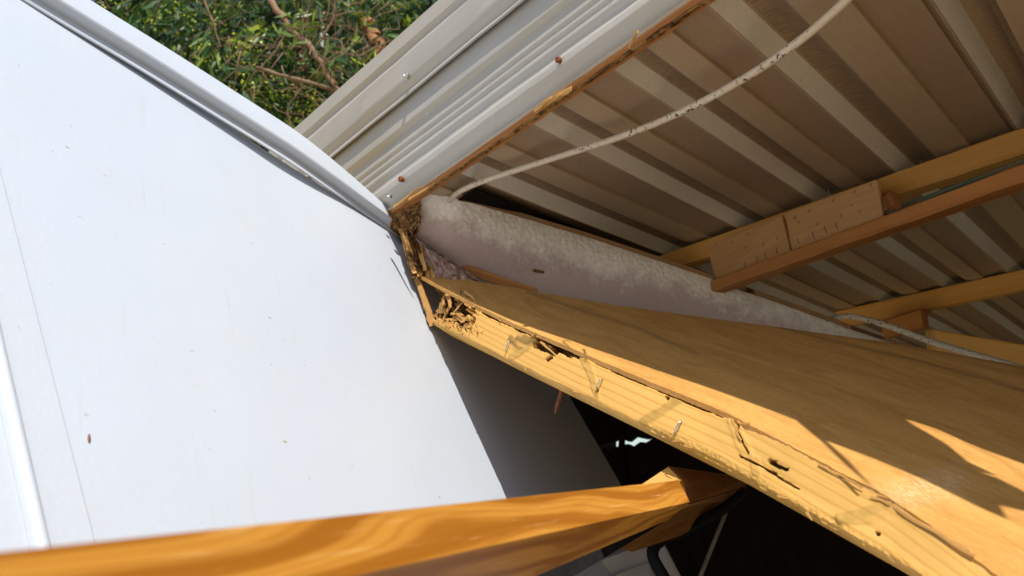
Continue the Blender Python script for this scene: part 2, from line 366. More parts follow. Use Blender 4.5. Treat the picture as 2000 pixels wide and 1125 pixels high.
# solve the meeting of top line and right edge line in the plane
A_ = np.stack([along, -rdir], 1); s_, t_ = np.linalg.lstsq(A_, Re0-TL, rcond=None)[0]
TRc = TL+along*s_; BRc = Re0+rdir*.60; TLc = TL-along*.30; BLc = TLc+(BRc-TRc)
nu, nv = 60, 40; G = np.zeros((nu, nv, 3))
for i in range(nu):
    for j in range(nv):
        a, b = i/(nu-1), j/(nv-1)
        G[i, j] = (TLc*(1-a)+TRc*a)*(1-b)+(BLc*(1-a)+BRc*a)*b
        G[i, j] += pn_*.0016*fbm(a*5, b*4, 2, 3)
V, F = slab(G, -pn_*.003)
MP = frame(TLc, along, pn_)
mesh('panel_sheet', V, F, M_WHITE, pan, True, MP, auto=40)
# edge trim: outer edge bowed, lifted off the sheet in the middle
outer_px = [(-60, -118), (122, 0), (300, 115), (560, 283), (650, 348), (720, 402), (800, 470), (850, 506)]
inner_px = [(-140, -112), (37, 0), (300, 166), (600, 357), (680, 405), (740, 440), (800, 480), (850, 514)]
lift = [.0115, .0115, .0145, .018, .0155, .0125, .0115, .0115]
n_t = 60
PO = smooth_path([pp(*p, h) for p, h in zip(outer_px, lift)], n_t, 6); PI_ = smooth_path([pp(*p, .003) for p in inner_px], n_t, 6)
prof = [(0, -.010), (-.02, -.001), (.03, .0008), (.08, .0012), (.68, .0014), (.75, .0009), (.78, -.0002), (.782, -.0030), (.76, -.0088), (.84, -.0092), (.93, -.0090), (.97, -.0098), (.98, -.0108), (.9, -.0115), (.3, -.0115)]
V = []
for i in range(n_t):
    w = PI_[i]-PO[i]; w = w-pn_*(w@pn_)*1.0
    for (a, h) in prof: V.append(PO[i]+w*a+pn_*h)
m_ = len(prof); F = [(i*m_+k, i*m_+(k+1) % m_, (i+1)*m_+(k+1) % m_, (i+1)*m_+k) for i in range(n_t-1) for k in range(m_)]
F += [tuple(range(m_)), tuple((n_t-1)*m_+k for k in range(m_))[::-1]]
mesh('edge_trim', V, F, M_TRIM, pan, True, frame(PO[0], PO[-1]-PO[0], pn_), auto=30)
# joint cover on the left with a round bead
S0, S1 = pp(0, 340), pp(180, 1050); sd = nz(S1-S0); B0_, B1_ = pp(8, 790), pp(72, 1060)
side = np.cross(sd, pn_); side = side if side@(B1_-S1) > 0 else -side
wd = abs((B1_-S1)@side)
prof = [(0, -.001), (0, .0010), (.0006, .0014), (wd*.5, .0014), (wd-.0031, .0014)]+[(wd*1.0+.0030*math.cos(t), .0020+.0032*math.sin(t)) for t in np.linspace(math.pi, 0, 9)]+[(wd+.0034, .0008), (wd+.0042, .0014), (wd+.05, .0014), (wd+.05, -.001)]
V = []; L_ = np.linspace(-.35, .75, 40)
for s in L_:
    for (a, h) in prof: V.append(S0+sd*s+side*a+pn_*h)
m_ = len(prof); F = [(i*m_+k, i*m_+k+1, (i+1)*m_+k+1, (i+1)*m_+k) for i in range(len(L_)-1) for k in range(m_-1)]
mesh('joint_cover', V, F, M_TRIM, pan, True, frame(S0, sd, pn_), auto=24)
# seed husks stuck to the sheet
def husk(px, py, L, name, label, ang):
    c = pp(px, py, .0008); ax = nz(sd*math.cos(ang)+side*math.sin(ang)); bx_ = np.cross(pn_, ax); V = []; F = []
    for i in range(9):
        t = i/8; rr = L*.16*math.sin(math.pi*min(max(t, .03), .97))**.8
        for k in range(8):
            th = 2*math.pi*k/8; V.append(c+ax*(t-.5)*L+bx_*rr*math.cos(th)+pn_*rr*.6*math.sin(th))
    F = [(i*8+k, i*8+(k+1) % 8, (i+1)*8+(k+1) % 8, (i+1)*8+k) for i in range(8) for k in range(8)]+[tuple(range(8)), tuple(64+k for k in range(8))]
    tag(mesh(name, V, F, M_SEED, None, True), label, 'seed')
husk(172, 858, .0049, 'seed_husk', 'small brown seed husk stuck on the white sheet near its left joint', .25)
husk(35, 631, .0023, 'seed_husk', 'tiny pale brown husk stuck on the joint cover strip far left', .2)

# ------------------------------------------------------------------ exterior cladding strip, sunlit
cl = thing('wall_cladding', RP(.2, 0), 'weathered grey beige ribbed metal cladding strip with screws, sunlit, running up from white trim', 'cladding')
nst = nz(np.cross(UPV, e)); nst = nst if nst@(CAM-E0) > 0 else -nst
lean = math.radians(2); nst = nz(nst*math.cos(lean)+UPV*math.sin(lean))
strip_pl = (nst, E0)
T0, T1 = on(560, 283, strip_pl), on(890, 0, strip_pl); tdir = nz(T1-T0)
def sp_pt(u, t, h=0.0):
    b = E0+e*u; w = T0+tdir*((u*1.0)+((E0-T0)@tdir))
    return b*(1-t)+w*t+nst*h
# t = 1 top edge ... 0 bottom edge; h = height of the rib
prof_low = [(-.014, -.012), (-.012, -.006), (-.006, -.0025), (.0, -.0088), (.03, -.0048), (.055, -.0004), (.075, .0032), (.10, .0036), (.115, .0034), (.145, .0002), (.175, .0), (.20, .0026), (.215, .0026), (.235, .0004), (.25, .0004), (.262, .0022), (.275, .0022), (.29, .0004), (.30, .0004), (.312, .0024), (.33, .0024), (.35, .0), (.395, -.0004), (.415, .0056), (.44, .0060), (.565, .0060), (.60, .0055), (.70, .0040), (.99, .0040)]
prof_up = [(.555, .0105), (.550, .0118), (.556, .0124), (.60, .0100), (.64, .0150), (.655, .0155), (.80, .0155), (.835, .0120), (.865, .0120), (.885, .0150), (.985, .0150), (1.0, .0130), (1.01, .0055)]
sheets = {}
for nm, pf in (('lower_sheet', prof_low), ('upper_sheet', prof_up)):
    us = np.linspace(-.60, .605, 60); G = np.zeros((60, len(pf), 3))
    for i, u in enumerate(us):
        for j, (t, h) in enumerate(pf):
            dent = .0007*fbm(u*9, t*6, 3, 3)
            if nm == 'lower_sheet' and t < .1: dent += .0012*fbm(u*25, 1.3, 5, 3)
            G[i, j] = sp_pt(u, t, h+dent)
    V, F = slab(G, -nst*.0007)
    sheets[nm] = mesh(nm, V, F, M_CLAD, cl, True, frame(E0, e, nst), auto=11)
def screw(px, py, mat, r=.0030, lift_=.006, label=None):
    c = on(px, py, (nst, E0+nst*lift_)); ax = nz(nst+.25*e); V = []; F = []
    rings = [(0, r*.75), (r*.9, r*.85), (r*1.05, r*1.0), (r*1.5, r*.95), (r*1.8, r*.55), (r*1.55, r*.38)]
    a = nz(np.cross(ax, UPV)); b = np.cross(ax, a); k = 10
    for (h, q) in rings:
        for i in range(k): V.append(c+ax*h+q*(math.cos(2*math.pi*i/k)*a+math.sin(2*math.pi*i/k)*b))
    F = [(i*k+j, i*k+(j+1) % k, (i+1)*k+(j+1) % k, (i+1)*k+j) for i in range(len(rings)-1) for j in range(k)]+[tuple((len(rings)-1)*k+j for j in range(k))]
    o = mesh('screw', V, F, mat, sheets['upper_sheet' if py < 200 and px < 900 else 'lower_sheet'], True, auto=40)
    if label: o['label'] = label
screw(800, 150, M_STEEL, .0034, .014, 'shiny zinc screw head standing proud'); screw(765, 384, M_STEEL, .0022, .003)
screw(1095, 120, M_RUST, .0026, .003, 'rusty brown screw head'); screw(788, 352, M_RUST, .0032, .003, 'rusty brown screw head')

# ------------------------------------------------------------------ roof sheet seen from below
rf = thing('roof_sheet', RP(.4, .7), 'dusty brown ribbed metal roof sheet seen from below, over the battens', 'roof')
rib_u = [-1.15, -1.04, -.93, -.82, -.71, -.60, -.49, -.38, -.28, -.18, -.075, .034, .141, .258, .357, .444]
def roof_part(name, us, zs, ds, ss, r0, dz, nr=26, r1=1.75):
    G = np.zeros((nr, len(us), 3)); D = []; Sx = []
    for i in range(nr):
        for j, u in enumerate(us):
            t = i/(nr-1); rr = r0(u)+(r1-r0(u))*t
            G[i, j] = RP(u, rr, zs[j]+dz+.0015*pn3(u*7, rr*4, 1)-.0)
            D.append(ds[j]); Sx.append(ss[j])
    V, F = slab(G, UPV*.0009)
    mesh(name, V, F, M_ROOF, rf, True, frame(RP(0, 0), r_, UPV), attrs={'dust_shade': D*2, 'soot': Sx*2}, auto=18)
us, zs, ds, ss = [], [], [], []
ends = rib_u[1:]+[.548]
for k, u0 in enumerate(rib_u):
    p = ends[k]-u0; q = p/.1
    # light grey rib flank, sooty channel roof, tilted pans, their shade painted into the dust
    for (du, z, dd, so) in [(.000, .000, .5, .45), (.0006, .0008, .0, 0), (.0100, .0120, .0, 0), (.0106, .0124, .3, .3), (.0125, .0125, .55, .62), (.024, .0128, .55, .72), (.030, .0090, .55, .80), (.0335, .0050, .5, .70), (.036, .0035, .5, .25), (.046, .0006, .5, .05), (.064, .0000, .5, .0), (.0648, .0026, .75, .0), (.086, .0046, .95, .05), (.094, .0034, .9, .35)]:
        us.append(u0+du*q); zs.append(z); ds.append(dd); ss.append(so)
cut = lambda u: .014 if u < .62 else .057
roof_part('sheet', us, zs, ds, ss, cut, .0)
us2 = [.5300, .5440, .5478, .5483, .5560, .5565, .5605, .5612, .571, .5725, .5800, .6000]; zs2 = [.0085, .0065, .000, .001, .0125, .0130, .0130, .0120, .0120, .001, .006, .006]
roof_part('sheet', us2, zs2, [.5, .5, .5, .03, .03, .3, .4, .6, .8, .7, .7, .7], [.2, .2, .2, 0, 0, .2, .1, .4, .7, .7, .7, .7], cut, .0)
us, zs, ds, ss = [], [], [], []
for u0 in (.578, .69, .80, .91, 1.02, 1.13):
    for (du, z, dd, so) in [(0, -.004, .5, .2), (.030, -.003, .8, 0), (.032, .000, .85, 0), (.058, .001, .85, .1), (.060, -.002, .6, .3), (.0605, -.001, .05, 0), (.075, .0145, .03, 0), (.076, .0150, .8, .8), (.094, .0150, .9, .8), (.105, .0, .8, .6)]:
        us.append(u0+du); zs.append(z); ds.append(dd); ss.append(so)
roof_part('sheet', us, zs, ds, ss, lambda u: cut(u)+.0008, -.004)

# splintered edge batten behind the lower lip of the cladding
eb = thing('edge_batten', RP(.25, .006), 'thin splintered brown timber batten along the lower edge of the cladding', 'timber')
nh = nz(np.cross(UPV, e)); nh = nh if nh@(CAM-E0) > 0 else -nh    # outwards
plank('batten', RP(-.02, .010, -.0035), RP(.615, .010, -.0022), nh*.010, UPV*.0055, M_RED, eb, 60, .0007, seed=3)
plank('batten_strip', RP(.10, .0085, -.0058), RP(.60, .0085, -.0058), nh*.0040, UPV*.0016, M_ROT, eb, 60, .0007, ch=.0005, seed=9)
def splinter(P0, P1, w, th, nrm, mat, parent, n=7, curl=0.0, seed=0, tip=.15, name='splinter'):
    P0 = np.asarray(P0); P1 = np.asarray(P1); x = nz(P1-P0); s = nz(np.cross(nrm, x)); nn = np.cross(x, s); L = np.linalg.norm(P1-P0); V = []
    for i in range(n):
        t = i/(n-1); ww = w*(1-(1-tip)*t**1.5)*(1+.35*pn3(t*4+seed, seed*1.7)); c = P0+(P1-P0)*t+nn*curl*L*math.sin(t*2.2)*t+s*.12*L*pn3(t*2+seed*.7, 3.1)*t
        for (a, b) in ((.5, .5), (-.5, .5), (-.5, -.5), (.5, -.5)): V.append(c+s*a*ww+nn*b*th*(1-.5*t))
    F = [(i*4+k, i*4+(k+1) % 4, (i+1)*4+(k+1) % 4, (i+1)*4+k) for i in range(n-1) for k in range(4)]+[(3, 2, 1, 0), tuple((n-1)*4+k for k in range(4))]
    return mesh(name, V, F, mat, parent, False, frame(P0, x, nrm))
low_pl = (UPV, E0-UPV*.013)
for k, (a, b, w) in enumerate([((1082, 190), (1116, 172), .006), ((1076, 196), (1112, 180), .004), ((1062, 205), (1100, 186), .004), ((1045, 216), (1085, 193), .004), ((1230, 92), (1255, 66), .003)]):
    splinter(on(*a, low_pl), on(*b, (UPV, E0-UPV*.016)), w, .002, nh, M_SPLINT, eb, curl=.05*k, seed=k, tip=.6)
for k, (a, b, w) in enumerate([((835, 365), (868, 347), .006), ((800, 390), (866, 350), .003), ((845, 352), (874, 345), .0014), ((852, 350), (872, 354), .0008), ((770, 405), (830, 368), .003)]):
    splinter(at(*a, .735), at(*b, .705), w, .003, nh, M_SPLINT, eb, curl=.03*k, seed=k+20, tip=.45 if w > .004 else .1)
# ------------------------------------------------------------------ rotten frame timber with plywood lining
FR = [(805, 530, .76), (930, 597, .672), (1000, 630, .628), (1200, 716, .513), (1440, 816, .425), (1740, 972, .342), (1900, 1090, .30), (2150, 1290, .25)]
BK = [(806, 527, .775), (905, 543, .765), (1030, 563, .745), (1210, 592, .71), (1540, 634, .645), (1740, 662, .60), (2000, 706, .545), (2250, 750, .50)]
NS = 360
front = smooth_path([at(*p) for p in FR], NS, 40); back = smooth_path([at(*p) for p in BK], NS, 40)
tdirp = nz(front[-1]-front[0]); q0 = back[NS//2]-front[NS//2]; npl = nz(np.cross(tdirp, q0)); npl = npl if npl[2] > 0 else -npl
fs = thing('wall_frame_section', at(1300, 780, .5), 'sunlit rotten pine wall frame with bowed brown plywood lining, torn open along its lower edge', 'wall frame')
NVp = 70; G = np.zeros((NS, NVp, 3)); line = np.zeros((NS, NVp)); wear = np.zeros((NS, NVp))
for i in range(NS):
    for j in range(NVp):
        t = (j/(NVp-1))**1.25; P = front[i]*(1-t)+back[i]*t
        P = P+npl*(.0005*fbm(i*.02, t*3, 4, 3)-.012*max(0, t-.93)**1*4)
        G[i, j] = P
PX = proj(G)
def seg_d(X, Y, a, b):
    ax, ay = a; bx_, by_ = b; dx, dy = bx_-ax, by_-ay; t = np.clip(((X-ax)*dx+(Y-ay)*dy)/(dx*dx+dy*dy), 0, 1)
    return np.hypot(X-ax-t*dx, Y-ay-t*dy), t
def path_d(X, Y, pts): return np.min([seg_d(X, Y, a, b)[0] for a, b in zip(pts[:-1], pts[1:])], axis=0)
X, Y = PX[..., 0], PX[..., 1]
line = np.maximum(line, np.clip(1.3-path_d(X, Y, [(1480, 628), (1620, 664), (1800, 706), (2000, 762), (2200, 820)])/2.6, 0, 1))
line = np.maximum(line, .75*np.clip(1.3-path_d(X, Y, [(1030, 570), (1130, 604), (1240, 638), (1300, 665), (1360, 690)])/4.0, 0, 1))
# jagged broken veneer along the front edge
for i in range(NS):
    x = PX[i, 0, 0]; k = 1 if x > 1380 else .45
    jag = (.0016*k*fbm(i*.11, 2.2, 1, 4)+.0007*pn3(i*.9, 1)); d_ = nz(back[i]-front[i])
    for j in range(5): G[i, j] -= d_*jag*(1-j/5)
wear = np.clip(1.2-path_d(X, Y, [(1700, 985), (1760, 965), (1860, 940)])/38, 0, 1)*.7+np.clip(1-path_d(X, Y, [(1400, 830), (1600, 925)])/10, 0, 1)*.4
V, F = slab(G, -npl*.0034)
mesh('plywood_lining', V, F, M_PLY, fs, True, frame(front[0], tdirp, npl), attrs={'line': list(line.ravel())*2, 'wear': list(wear.ravel())*2}, auto=40)

# timber: fine grid on its outer face with the rot eaten in
ST_U = [(836, 553, .737), (930, 601, .673), (1000, 634, .629), (1200, 719, .514), (1440, 819, .426), (1740, 975, .343), (1900, 1093, .301), (2150, 1294, .251)]
ST_L = [(846, 633, .720), (925, 671, .657), (990, 704, .613), (1190, 801, .497), (1420, 915, .409), (1720, 1082, .327), (1880, 1182, .286), (2130, 1395, .238)]
NU, NV_ = 760, 52
UA = smooth_path([at(*p) for p in ST_U], NU, 60); LA = smooth_path([at(*p) for p in ST_L], NU, 60)
tt = nz(UA[-1]-UA[0]); nf = nz(np.cross(tt, UA[NU//2]-LA[NU//2])); nf = nf if nf@(CAM-UA[NU//2]) > 0 else -nf
vv = np.linspace(0, 1, NV_)
G = UA[:, None]*(1-vv[None, :, None])+LA[:, None]*vv[None, :, None]
PX = proj(G); X, Y = PX[..., 0], PX[..., 1]
N1 = np.zeros_like(X); N2 = np.zeros_like(X); N3 = np.zeros_like(X)
arc = np.r_[0, np.cumsum(np.linalg.norm(np.diff(UA, axis=0), axis=1))]
hgt = np.linalg.norm(UA-LA, axis=1)
for i in range(NU):
    for j in range(NV_):
        a, c = arc[i], vv[j]*hgt[i]
        N1[i, j] = fbm(a*120, c*260, 1, 4); N2[i, j] = fbm(a*420, c*700, 7, 3); N3[i, j] = fbm(a*28, c*90, 11, 3)
dep = np.zeros_like(X); rot = np.zeros_like(X); stain = np.zeros_like(X); fuzz = np.zeros_like(X)
def sstep(a, b, x): t = np.clip((x-a)/(b-a), 0, 1); return t*t*(3-2*t)
def blob(pts, r, depth, sharp=.35, nz1=.6):
    global dep, rot
    d_ = path_d(X, Y, pts)/r + nz1*(N1*.8+N2*.35); m_ = sstep(1, 1-sharp, d_)
    dep = np.maximum(dep, depth*m_*(1+.25*N1)); rot = np.maximum(rot, m_)
# hollow eaten out at the left end
d_ = np.maximum.reduce([(X-912)/34., -(Y-(556+(X-840)*.44))/12., (Y-(617+(X-850)*.40))/14.])+.9*N1+.35*N2
m_ = sstep(.35, -.25, d_); dep = np.maximum(dep, .016*m_*(1+.5*N1+.3*N2)); rot = np.maximum(rot, m_*(.75+.5*N2))
# pale ridge left standing in the hollow edge
blob([(1062, 652), (1085, 668), (1108, 678), (1128, 684)], 17, .015); blob([(1048, 673), (1066, 680), (1082, 688)], 8, .012); blob([(1068, 703), (1076, 698)], 4, .004)
blob([(1130, 686), (1150, 695)], 5, .008)
blob([(1236, 738), (1250, 746)], 3.2, .005); blob([(1300, 757), (1325, 768)], 3, .004); blob([(1303, 776), (1304, 777)], 4, .005)
blob([(1505, 901), (1520, 908), (1535, 914)], 5.5, .007); blob([(1508, 922), (1516, 926)], 3, .004); blob([(1712, 1042), (1716, 1043)], 4, .004)
for pts, r, dp in [([(1430, 817), (1443, 830), (1441, 845), (1452, 868), (1462, 885)], 2.6, .006), ([(1444, 890), (1490, 912), (1530, 938), (1560, 955)], 2.0, .005), ([(934, 594), (926, 625), (915, 656)], 1.1, .0025), ([(1163, 776), (1169, 762)], 1.5, .002)]:
    blob(pts, r, dp, .6, .5)
# eaten seam right under the plywood
sm = sstep(.16, .03, vv)[None, :]*np.ones_like(X)
lin = sstep(925, 960, X)*sstep(1460, 1400, X)
seam = sstep(.25, .75, sm*(.9+.9*N3+.5*N1)*lin); dep = np.maximum(dep, .006*seam); rot = np.maximum(rot, .7*seam*(1+.8*N2))
fuzz = np.maximum(fuzz, sstep(.16, .05, vv)[None, :]*lin*.8)
# rough sawn lower arris
lo = sstep(.80, .97, vv[None, :]+.10*N3)*sstep(1180, 1330, X); dep += lo*.0006*(1+1.0*N2+.3*N1); fuzz = np.maximum(fuzz, lo*sstep(1800, 1500, X))
lo2 = sstep(.93, 1., vv[None, :]+.04*N3); dep += lo2*.0018*(1+.5*N1)
# glue bands and cross marks
for pts, r, a in [([(1052, 650), (1030, 678), (1000, 698)], 7, .6), ([(1140, 695), (1156, 735), (1166, 772)], 9, .42), ([(1335, 774), (1300, 798), (1258, 822)], 11, .75), ([(1432, 822), (1446, 860), (1462, 888)], 14, .35), ([(1740, 985), (1690, 1000), (1640, 1012)], 12, .8), ([(1760, 990), (1700, 1015), (1640, 1018)], 8, .5), ([(1476, 900), (1478, 940)], 12, .4)]:
    d_ = path_d(X, Y, pts); k_ = sstep(r, r*.62, d_+3*N3); stain = np.maximum(stain, a*k_*(1+.5*N1)); dep -= .0006*k_
stain = np.maximum(stain, .40*sstep(1340, 1420, X)*sstep(.82, .6, vv)[None, :]*(1+.6*N3))
dep += .00007*N1+.00006*N2
G2 = G-nf*dep[..., None]
lat = (UA-LA); lat /= np.linalg.norm(lat, axis=1)[:, None]
G2[:, -1] += lat*(.0007*N3[:, -1:]+.0005*N1[:, -1:])*sstep(1100, 1350, X[:, -1:])
inward = nz(back[NS//2]-front[NS//2])
V, F = slab(G2, np.broadcast_to(inward*.022-nf*.010, G2.shape)) if False else slab(G2, (G-G2)+(-nf*.024))
ft = mesh('frame_timber', V, F, M_PINE, fs, True, frame(UA[0], tt, UA[NU//2]-LA[NU//2]), attrs={'ga': list(np.repeat(arc, NV_))*2, 'gv': list((vv[None, :]*hgt[:, None]).ravel())*2, 'rot': list(rot.ravel())*2, 'stain': list(np.clip(stain, 0, 1).ravel())*2, 'fuzz': list(np.clip(fuzz, 0, 1).ravel())*2}, auto=60)
face_pl = (nf, UA[NU//3])
def tf(px, py, h=0.0):
    i = np.argmin((X-px)**2+(Y-py)**2); ij = np.unravel_index(i, X.shape); P0 = G[ij]
    return on(px, py, (nf, P0))+nf*h
# staples: bent wire, legs in the wood
for (a, b) in [((990, 686), (997, 668)), ((1167, 758), (1177, 742)), ((1318, 848), (1331, 824))]:
    A, B = tf(*a), tf(*b); c = nz(tt*.55+nf); k = .0042
    P = smooth_path([A-c*.004, A+c*k*.7, A+c*k+(B-A)*.10, B+c*k-(B-A)*.10, B+c*k*.7, B-c*.004], 26, 1)
    tube('staple', P, .00060, M_STEEL, ft, 6)
# rusty nail sticking out underneath
tube('nail', smooth_path([at(1100, 752, .585), at(1094, 778, .583), at(1084, 808, .580)], 8, 1), [.0019]*6+[.0014, .0004], M_RUST, ft, 8)
# fibres standing in the hollow and along the torn seam
hol = [((862, 566), (892, 640)), ((868, 560), (880, 600)), ((880, 578), (915, 590)), ((885, 600), (902, 560)), ((902, 566), (935, 592)), ((860, 590), (852, 622)), ((872, 625), (905, 642)), ((893, 615), (918, 622)), ((905, 600), (922, 612)), ((850, 600), (872, 612)), ((875, 585), (866, 630)), ((888, 572), (870, 578)), ((908, 575), (890, 590)), ((898, 632), (920, 640)), ((856, 575), (868, 596)), ((920, 618), (912, 648)), ((848, 610), (858, 634)), ((914, 586), (930, 600)), ((880, 640), (905, 652)), ((897, 585), (885, 612))]
for k, (a, b) in enumerate(hol):
    splinter(tf(*a, -.006+.004*rng.random()), tf(*b, -.003+.004*rng.random()), (.0022, .0075, .004, .0035)[k % 4]*(.8+.5*rng.random()), .0006, nf, M_SPLINT if k % 3 else M_ROT, ft, curl=rng.uniform(-.15, .25), seed=k*1.3, tip=.35)
for k in range(34):
    a = (rng.uniform(838, 915), 0); a = (a[0], 560+(a[0]-840)*.42+rng.uniform(0, 62)); L = rng.uniform(10, 34); th = rng.gauss(.45, .5)
    splinter(tf(*a, rng.uniform(-.014, -.003)), tf(a[0]+L*math.cos(th), a[1]+L*math.sin(th), rng.uniform(-.008, .0005)), rng.uniform(.0015, .006), .0006, nf, (M_ROT, M_SPLINT, M_SPLINT)[k % 3], ft, n=6, curl=rng.uniform(-.15, .2), seed=k*.77+200, tip=.5)
for k, (a, b) in enumerate([((1056, 668), (1092, 696)), ((1100, 664), (1122, 672)), ((1430, 818), (1440, 842)), ((1446, 826), (1470, 832)), ((1436, 842), (1452, 862)), ((1520, 903), (1542, 916)), ((1700, 972), (1745, 985)), ((1640, 930), (1690, 958))]):
    splinter(tf(*a, .0003), tf(*b, .0015), .0017, .0006, nf, M_SPLINT, ft, curl=rng.uniform(-.1, .2), seed=k*2.1+50, tip=.5)
for k in range(16):
    t = rng.random(); i = int((.10+.75*t)*NU); v = rng.choice([.03, .05, .97, .99]); P = UA[i]*(1-v)+LA[i]*v
    splinter(P+nf*.0002, P+tt*rng.uniform(.004, .009)+lat[i]*rng.uniform(-.003, .003)+nf*rng.uniform(.0005, .002), rng.uniform(.0008, .0018), .0005, nf, M_SPLINT, ft, n=4, seed=k, tip=.3)
# long splinters lifting off the right end of the timber
for k, (a, b, w) in enumerate([((1745, 988), (1905, 1090), .0022), ((1790, 1018), (1895, 1082), .0013), ((1600, 908), (1690, 956), .0010)]):
    splinter(tf(*a, .0008), tf(*b, .002), w, .0006, nf, M_SPLINT, ft, n=10, seed=k+90, tip=.6)

# added unseen shape above the plywood, outlined from the long shadow it casts
ply_s = front[:, None]*(1-np.linspace(0, 1, 120)[None, :, None]**1.25)+back[:, None]*np.linspace(0, 1, 120)[None, :, None]**1.25
plp = proj(ply_s)
def ply_pt(px, py):
    k = np.argmin((plp[..., 0]-px)**2+(plp[..., 1]-py)**2); return ply_s[np.unravel_index(k, plp.shape[:2])]
sl = []
for p in [(1500, 770), (1560, 825), (1600, 858), (1650, 905), (1704, 957), (1660, 900), (1612, 858), (1700, 890), (1800, 935), (1900, 985), (1960, 1012), (1950, 985), (2010, 1000), (2060, 1000), (2010, 965), (1950, 935), (1895, 915), (1940, 925), (1885, 900), (1850, 868), (1782, 830), (1740, 800), (1600, 770)]:
    P = ply_pt(*p); s = (ZR-.004-P[2])/SUN[2]; sl.append(P+SUN*s)
prism('shadow_caster', sl, -UPV*.0025, M_SPLINT, eb)

# ------------------------------------------------------------------ foam panel with thin plywood backing
fp = thing('foam_panel', at(1200, 500, .85), 'white bead foam insulation panel with brown rot at its left end, under the roof', 'insulation')
TOP = [(826, 366, .752), (900, 388, .759), (1000, 417, .790), (1150, 462, .82), (1300, 512, .845), (1420, 553, .865), (1560, 602, .885), (1660, 640, .90), (1740, 668, .91), (1850, 705, .92)]
MID = [(790, 425, .772), (880, 447, .768), (1000, 490, .787), (1150, 530, .812), (1300, 572, .836), (1420, 606, .856), (1560, 646, .878), (1660, 672, .892), (1740, 690, .90), (1850, 730, .91)]
BOT = [(792, 520, .802), (900, 560, .80), (1000, 590, .806), (1150, 625, .832), (1300, 650, .86), (1420, 680, .87), (1560, 705, .89), (1660, 720, .90), (1740, 740, .91), (1850, 770, .92)]
nu, nv = 520, 110
tp, md, bt = [smooth_path([at(*p) for p in L], nu, 12) for L in (TOP, MID, BOT)]
s_ = np.linspace(0, 1, nv)[None, :, None]
Gb = tp[:, None]*(1-s_)**2+(2*md-.5*tp-.5*bt)[:, None]*2*s_*(1-s_)+bt[:, None]*s_**2
fn = nz(np.cross(tp[-1]-tp[0], bt[nu//2]-tp[nu//2])); fn = fn if fn@(CAM-tp[nu//2]) > 0 else -fn
PX = proj(Gb); X2, Y2 = PX[..., 0], PX[..., 1]
bx_, by_ = zip(*[(780, 420), (823, 418), (909, 440), (1010, 487), (1148, 524), (1200, 540), (1336, 562), (1460, 606), (1560, 632), (1700, 690), (1900, 800)])
bd = np.interp(X2, bx_, by_)
NA = np.zeros_like(X2)
for i in range(nu):
    for j in range(nv): NA[i, j] = fbm(Gb[i, j, 0]*60, Gb[i, j, 2]*60, Gb[i, j, 1]*30, 4)
skin = sstep(-38, 34, Y2-bd+18*NA)
rotf = sstep(64, 34, np.hypot((X2-783)*1.0, (Y2-412)*.95)-26*NA)
rotf = np.maximum(rotf, .36*sstep(170, 30, np.hypot(X2-783, Y2-430)-30*NA)); rotf = np.maximum(rotf, .95*sstep(4, 2, path_d(X2, Y2, [(1045, 529), (1062, 532)])))
vals = np.zeros_like(X2)
for i in range(nu):
    for j in range(nv):
        P = Gb[i, j]*210; dd = mnoise.voronoi(Vector(P))[0][0]; vals[i, j] = 1-dd
amp = .0007*(1-skin)+.0003*skin
hh = amp*vals+.0009*NA*(1-.6*skin)-.010*np.clip(rotf-.36, 0, 1)*(.4+.6*np.abs(NA))-.0006*skin
top_rag = sstep(4, 0, np.arange(nv))[None, :]*sstep(1400, 1420, X2)*sstep(1565, 1545, X2)
G = Gb+fn*hh[..., None]
dn = nz(bt[nu//2]-tp[nu//2])
cutd = np.zeros(nu); xt = X2[:, 0]
cutd = .0045*sstep(1395, 1450, xt)*sstep(1560, 1540, xt)+.0035*sstep(1655, 1665, xt)+.0007*np.array([fbm(i*.12, 1, 2) for i in range(nu)])
for j in range(6): G[:, j] += dn[None]*cutd[:, None]*(1-j/6)
V, F = slab(G, -fn*.016)
mesh('foam', V, F, M_FOAM, fp, True, frame(tp[0], tp[-1]-tp[0], fn), attrs={'skin': list(skin.ravel())*2, 'rot': list(rotf.ravel())*2}, auto=75)
ns = 80; tpb = resample(tp, ns); btb = resample(bt, ns); mdb = resample(md, ns)
G = np.zeros((ns, 6, 3))
for i in range(ns):
    for j in range(6):
        t = j/5; G[i, j] = tpb[i]*(1-t)+btb[i]*t-fn*(.0165+.012*t)-dn*(.0045+.0005*fbm(i*.3, 2, 3))*(1-t)
V, F = slab(G, -fn*.0032)
mesh('backing_sheet', V, F, M_PLYB, fp, True, frame(tpb[0], tpb[-1]-tpb[0], fn), auto=40)
# thin veneer strip along the top front edge, broken off in places
for k, (x0, x1) in enumerate([(0, .585), (.60, .80), (.87, .99)]):
    i0, i1 = int(x0*(nu-1)), int(x1*(nu-1)); n_ = 60; P = resample(tp[i0:i1], n_); G = np.zeros((n_, 2, 3))
    for i in range(n_):
        w = (.0022 if k == 0 else .0055)*(1+.4*fbm(i*.5, k, 2)) if 0 < i < n_-1 else .001
        G[i, 0] = P[i]-dn*.0035+fn*.001; G[i, 1] = P[i]+dn*w*.6+fn*.0025
    V, F = slab(G, -fn*.016)
    mesh('veneer_edge', V, F, M_PLYB, fp, False, frame(P[0], P[-1]-P[0], fn))

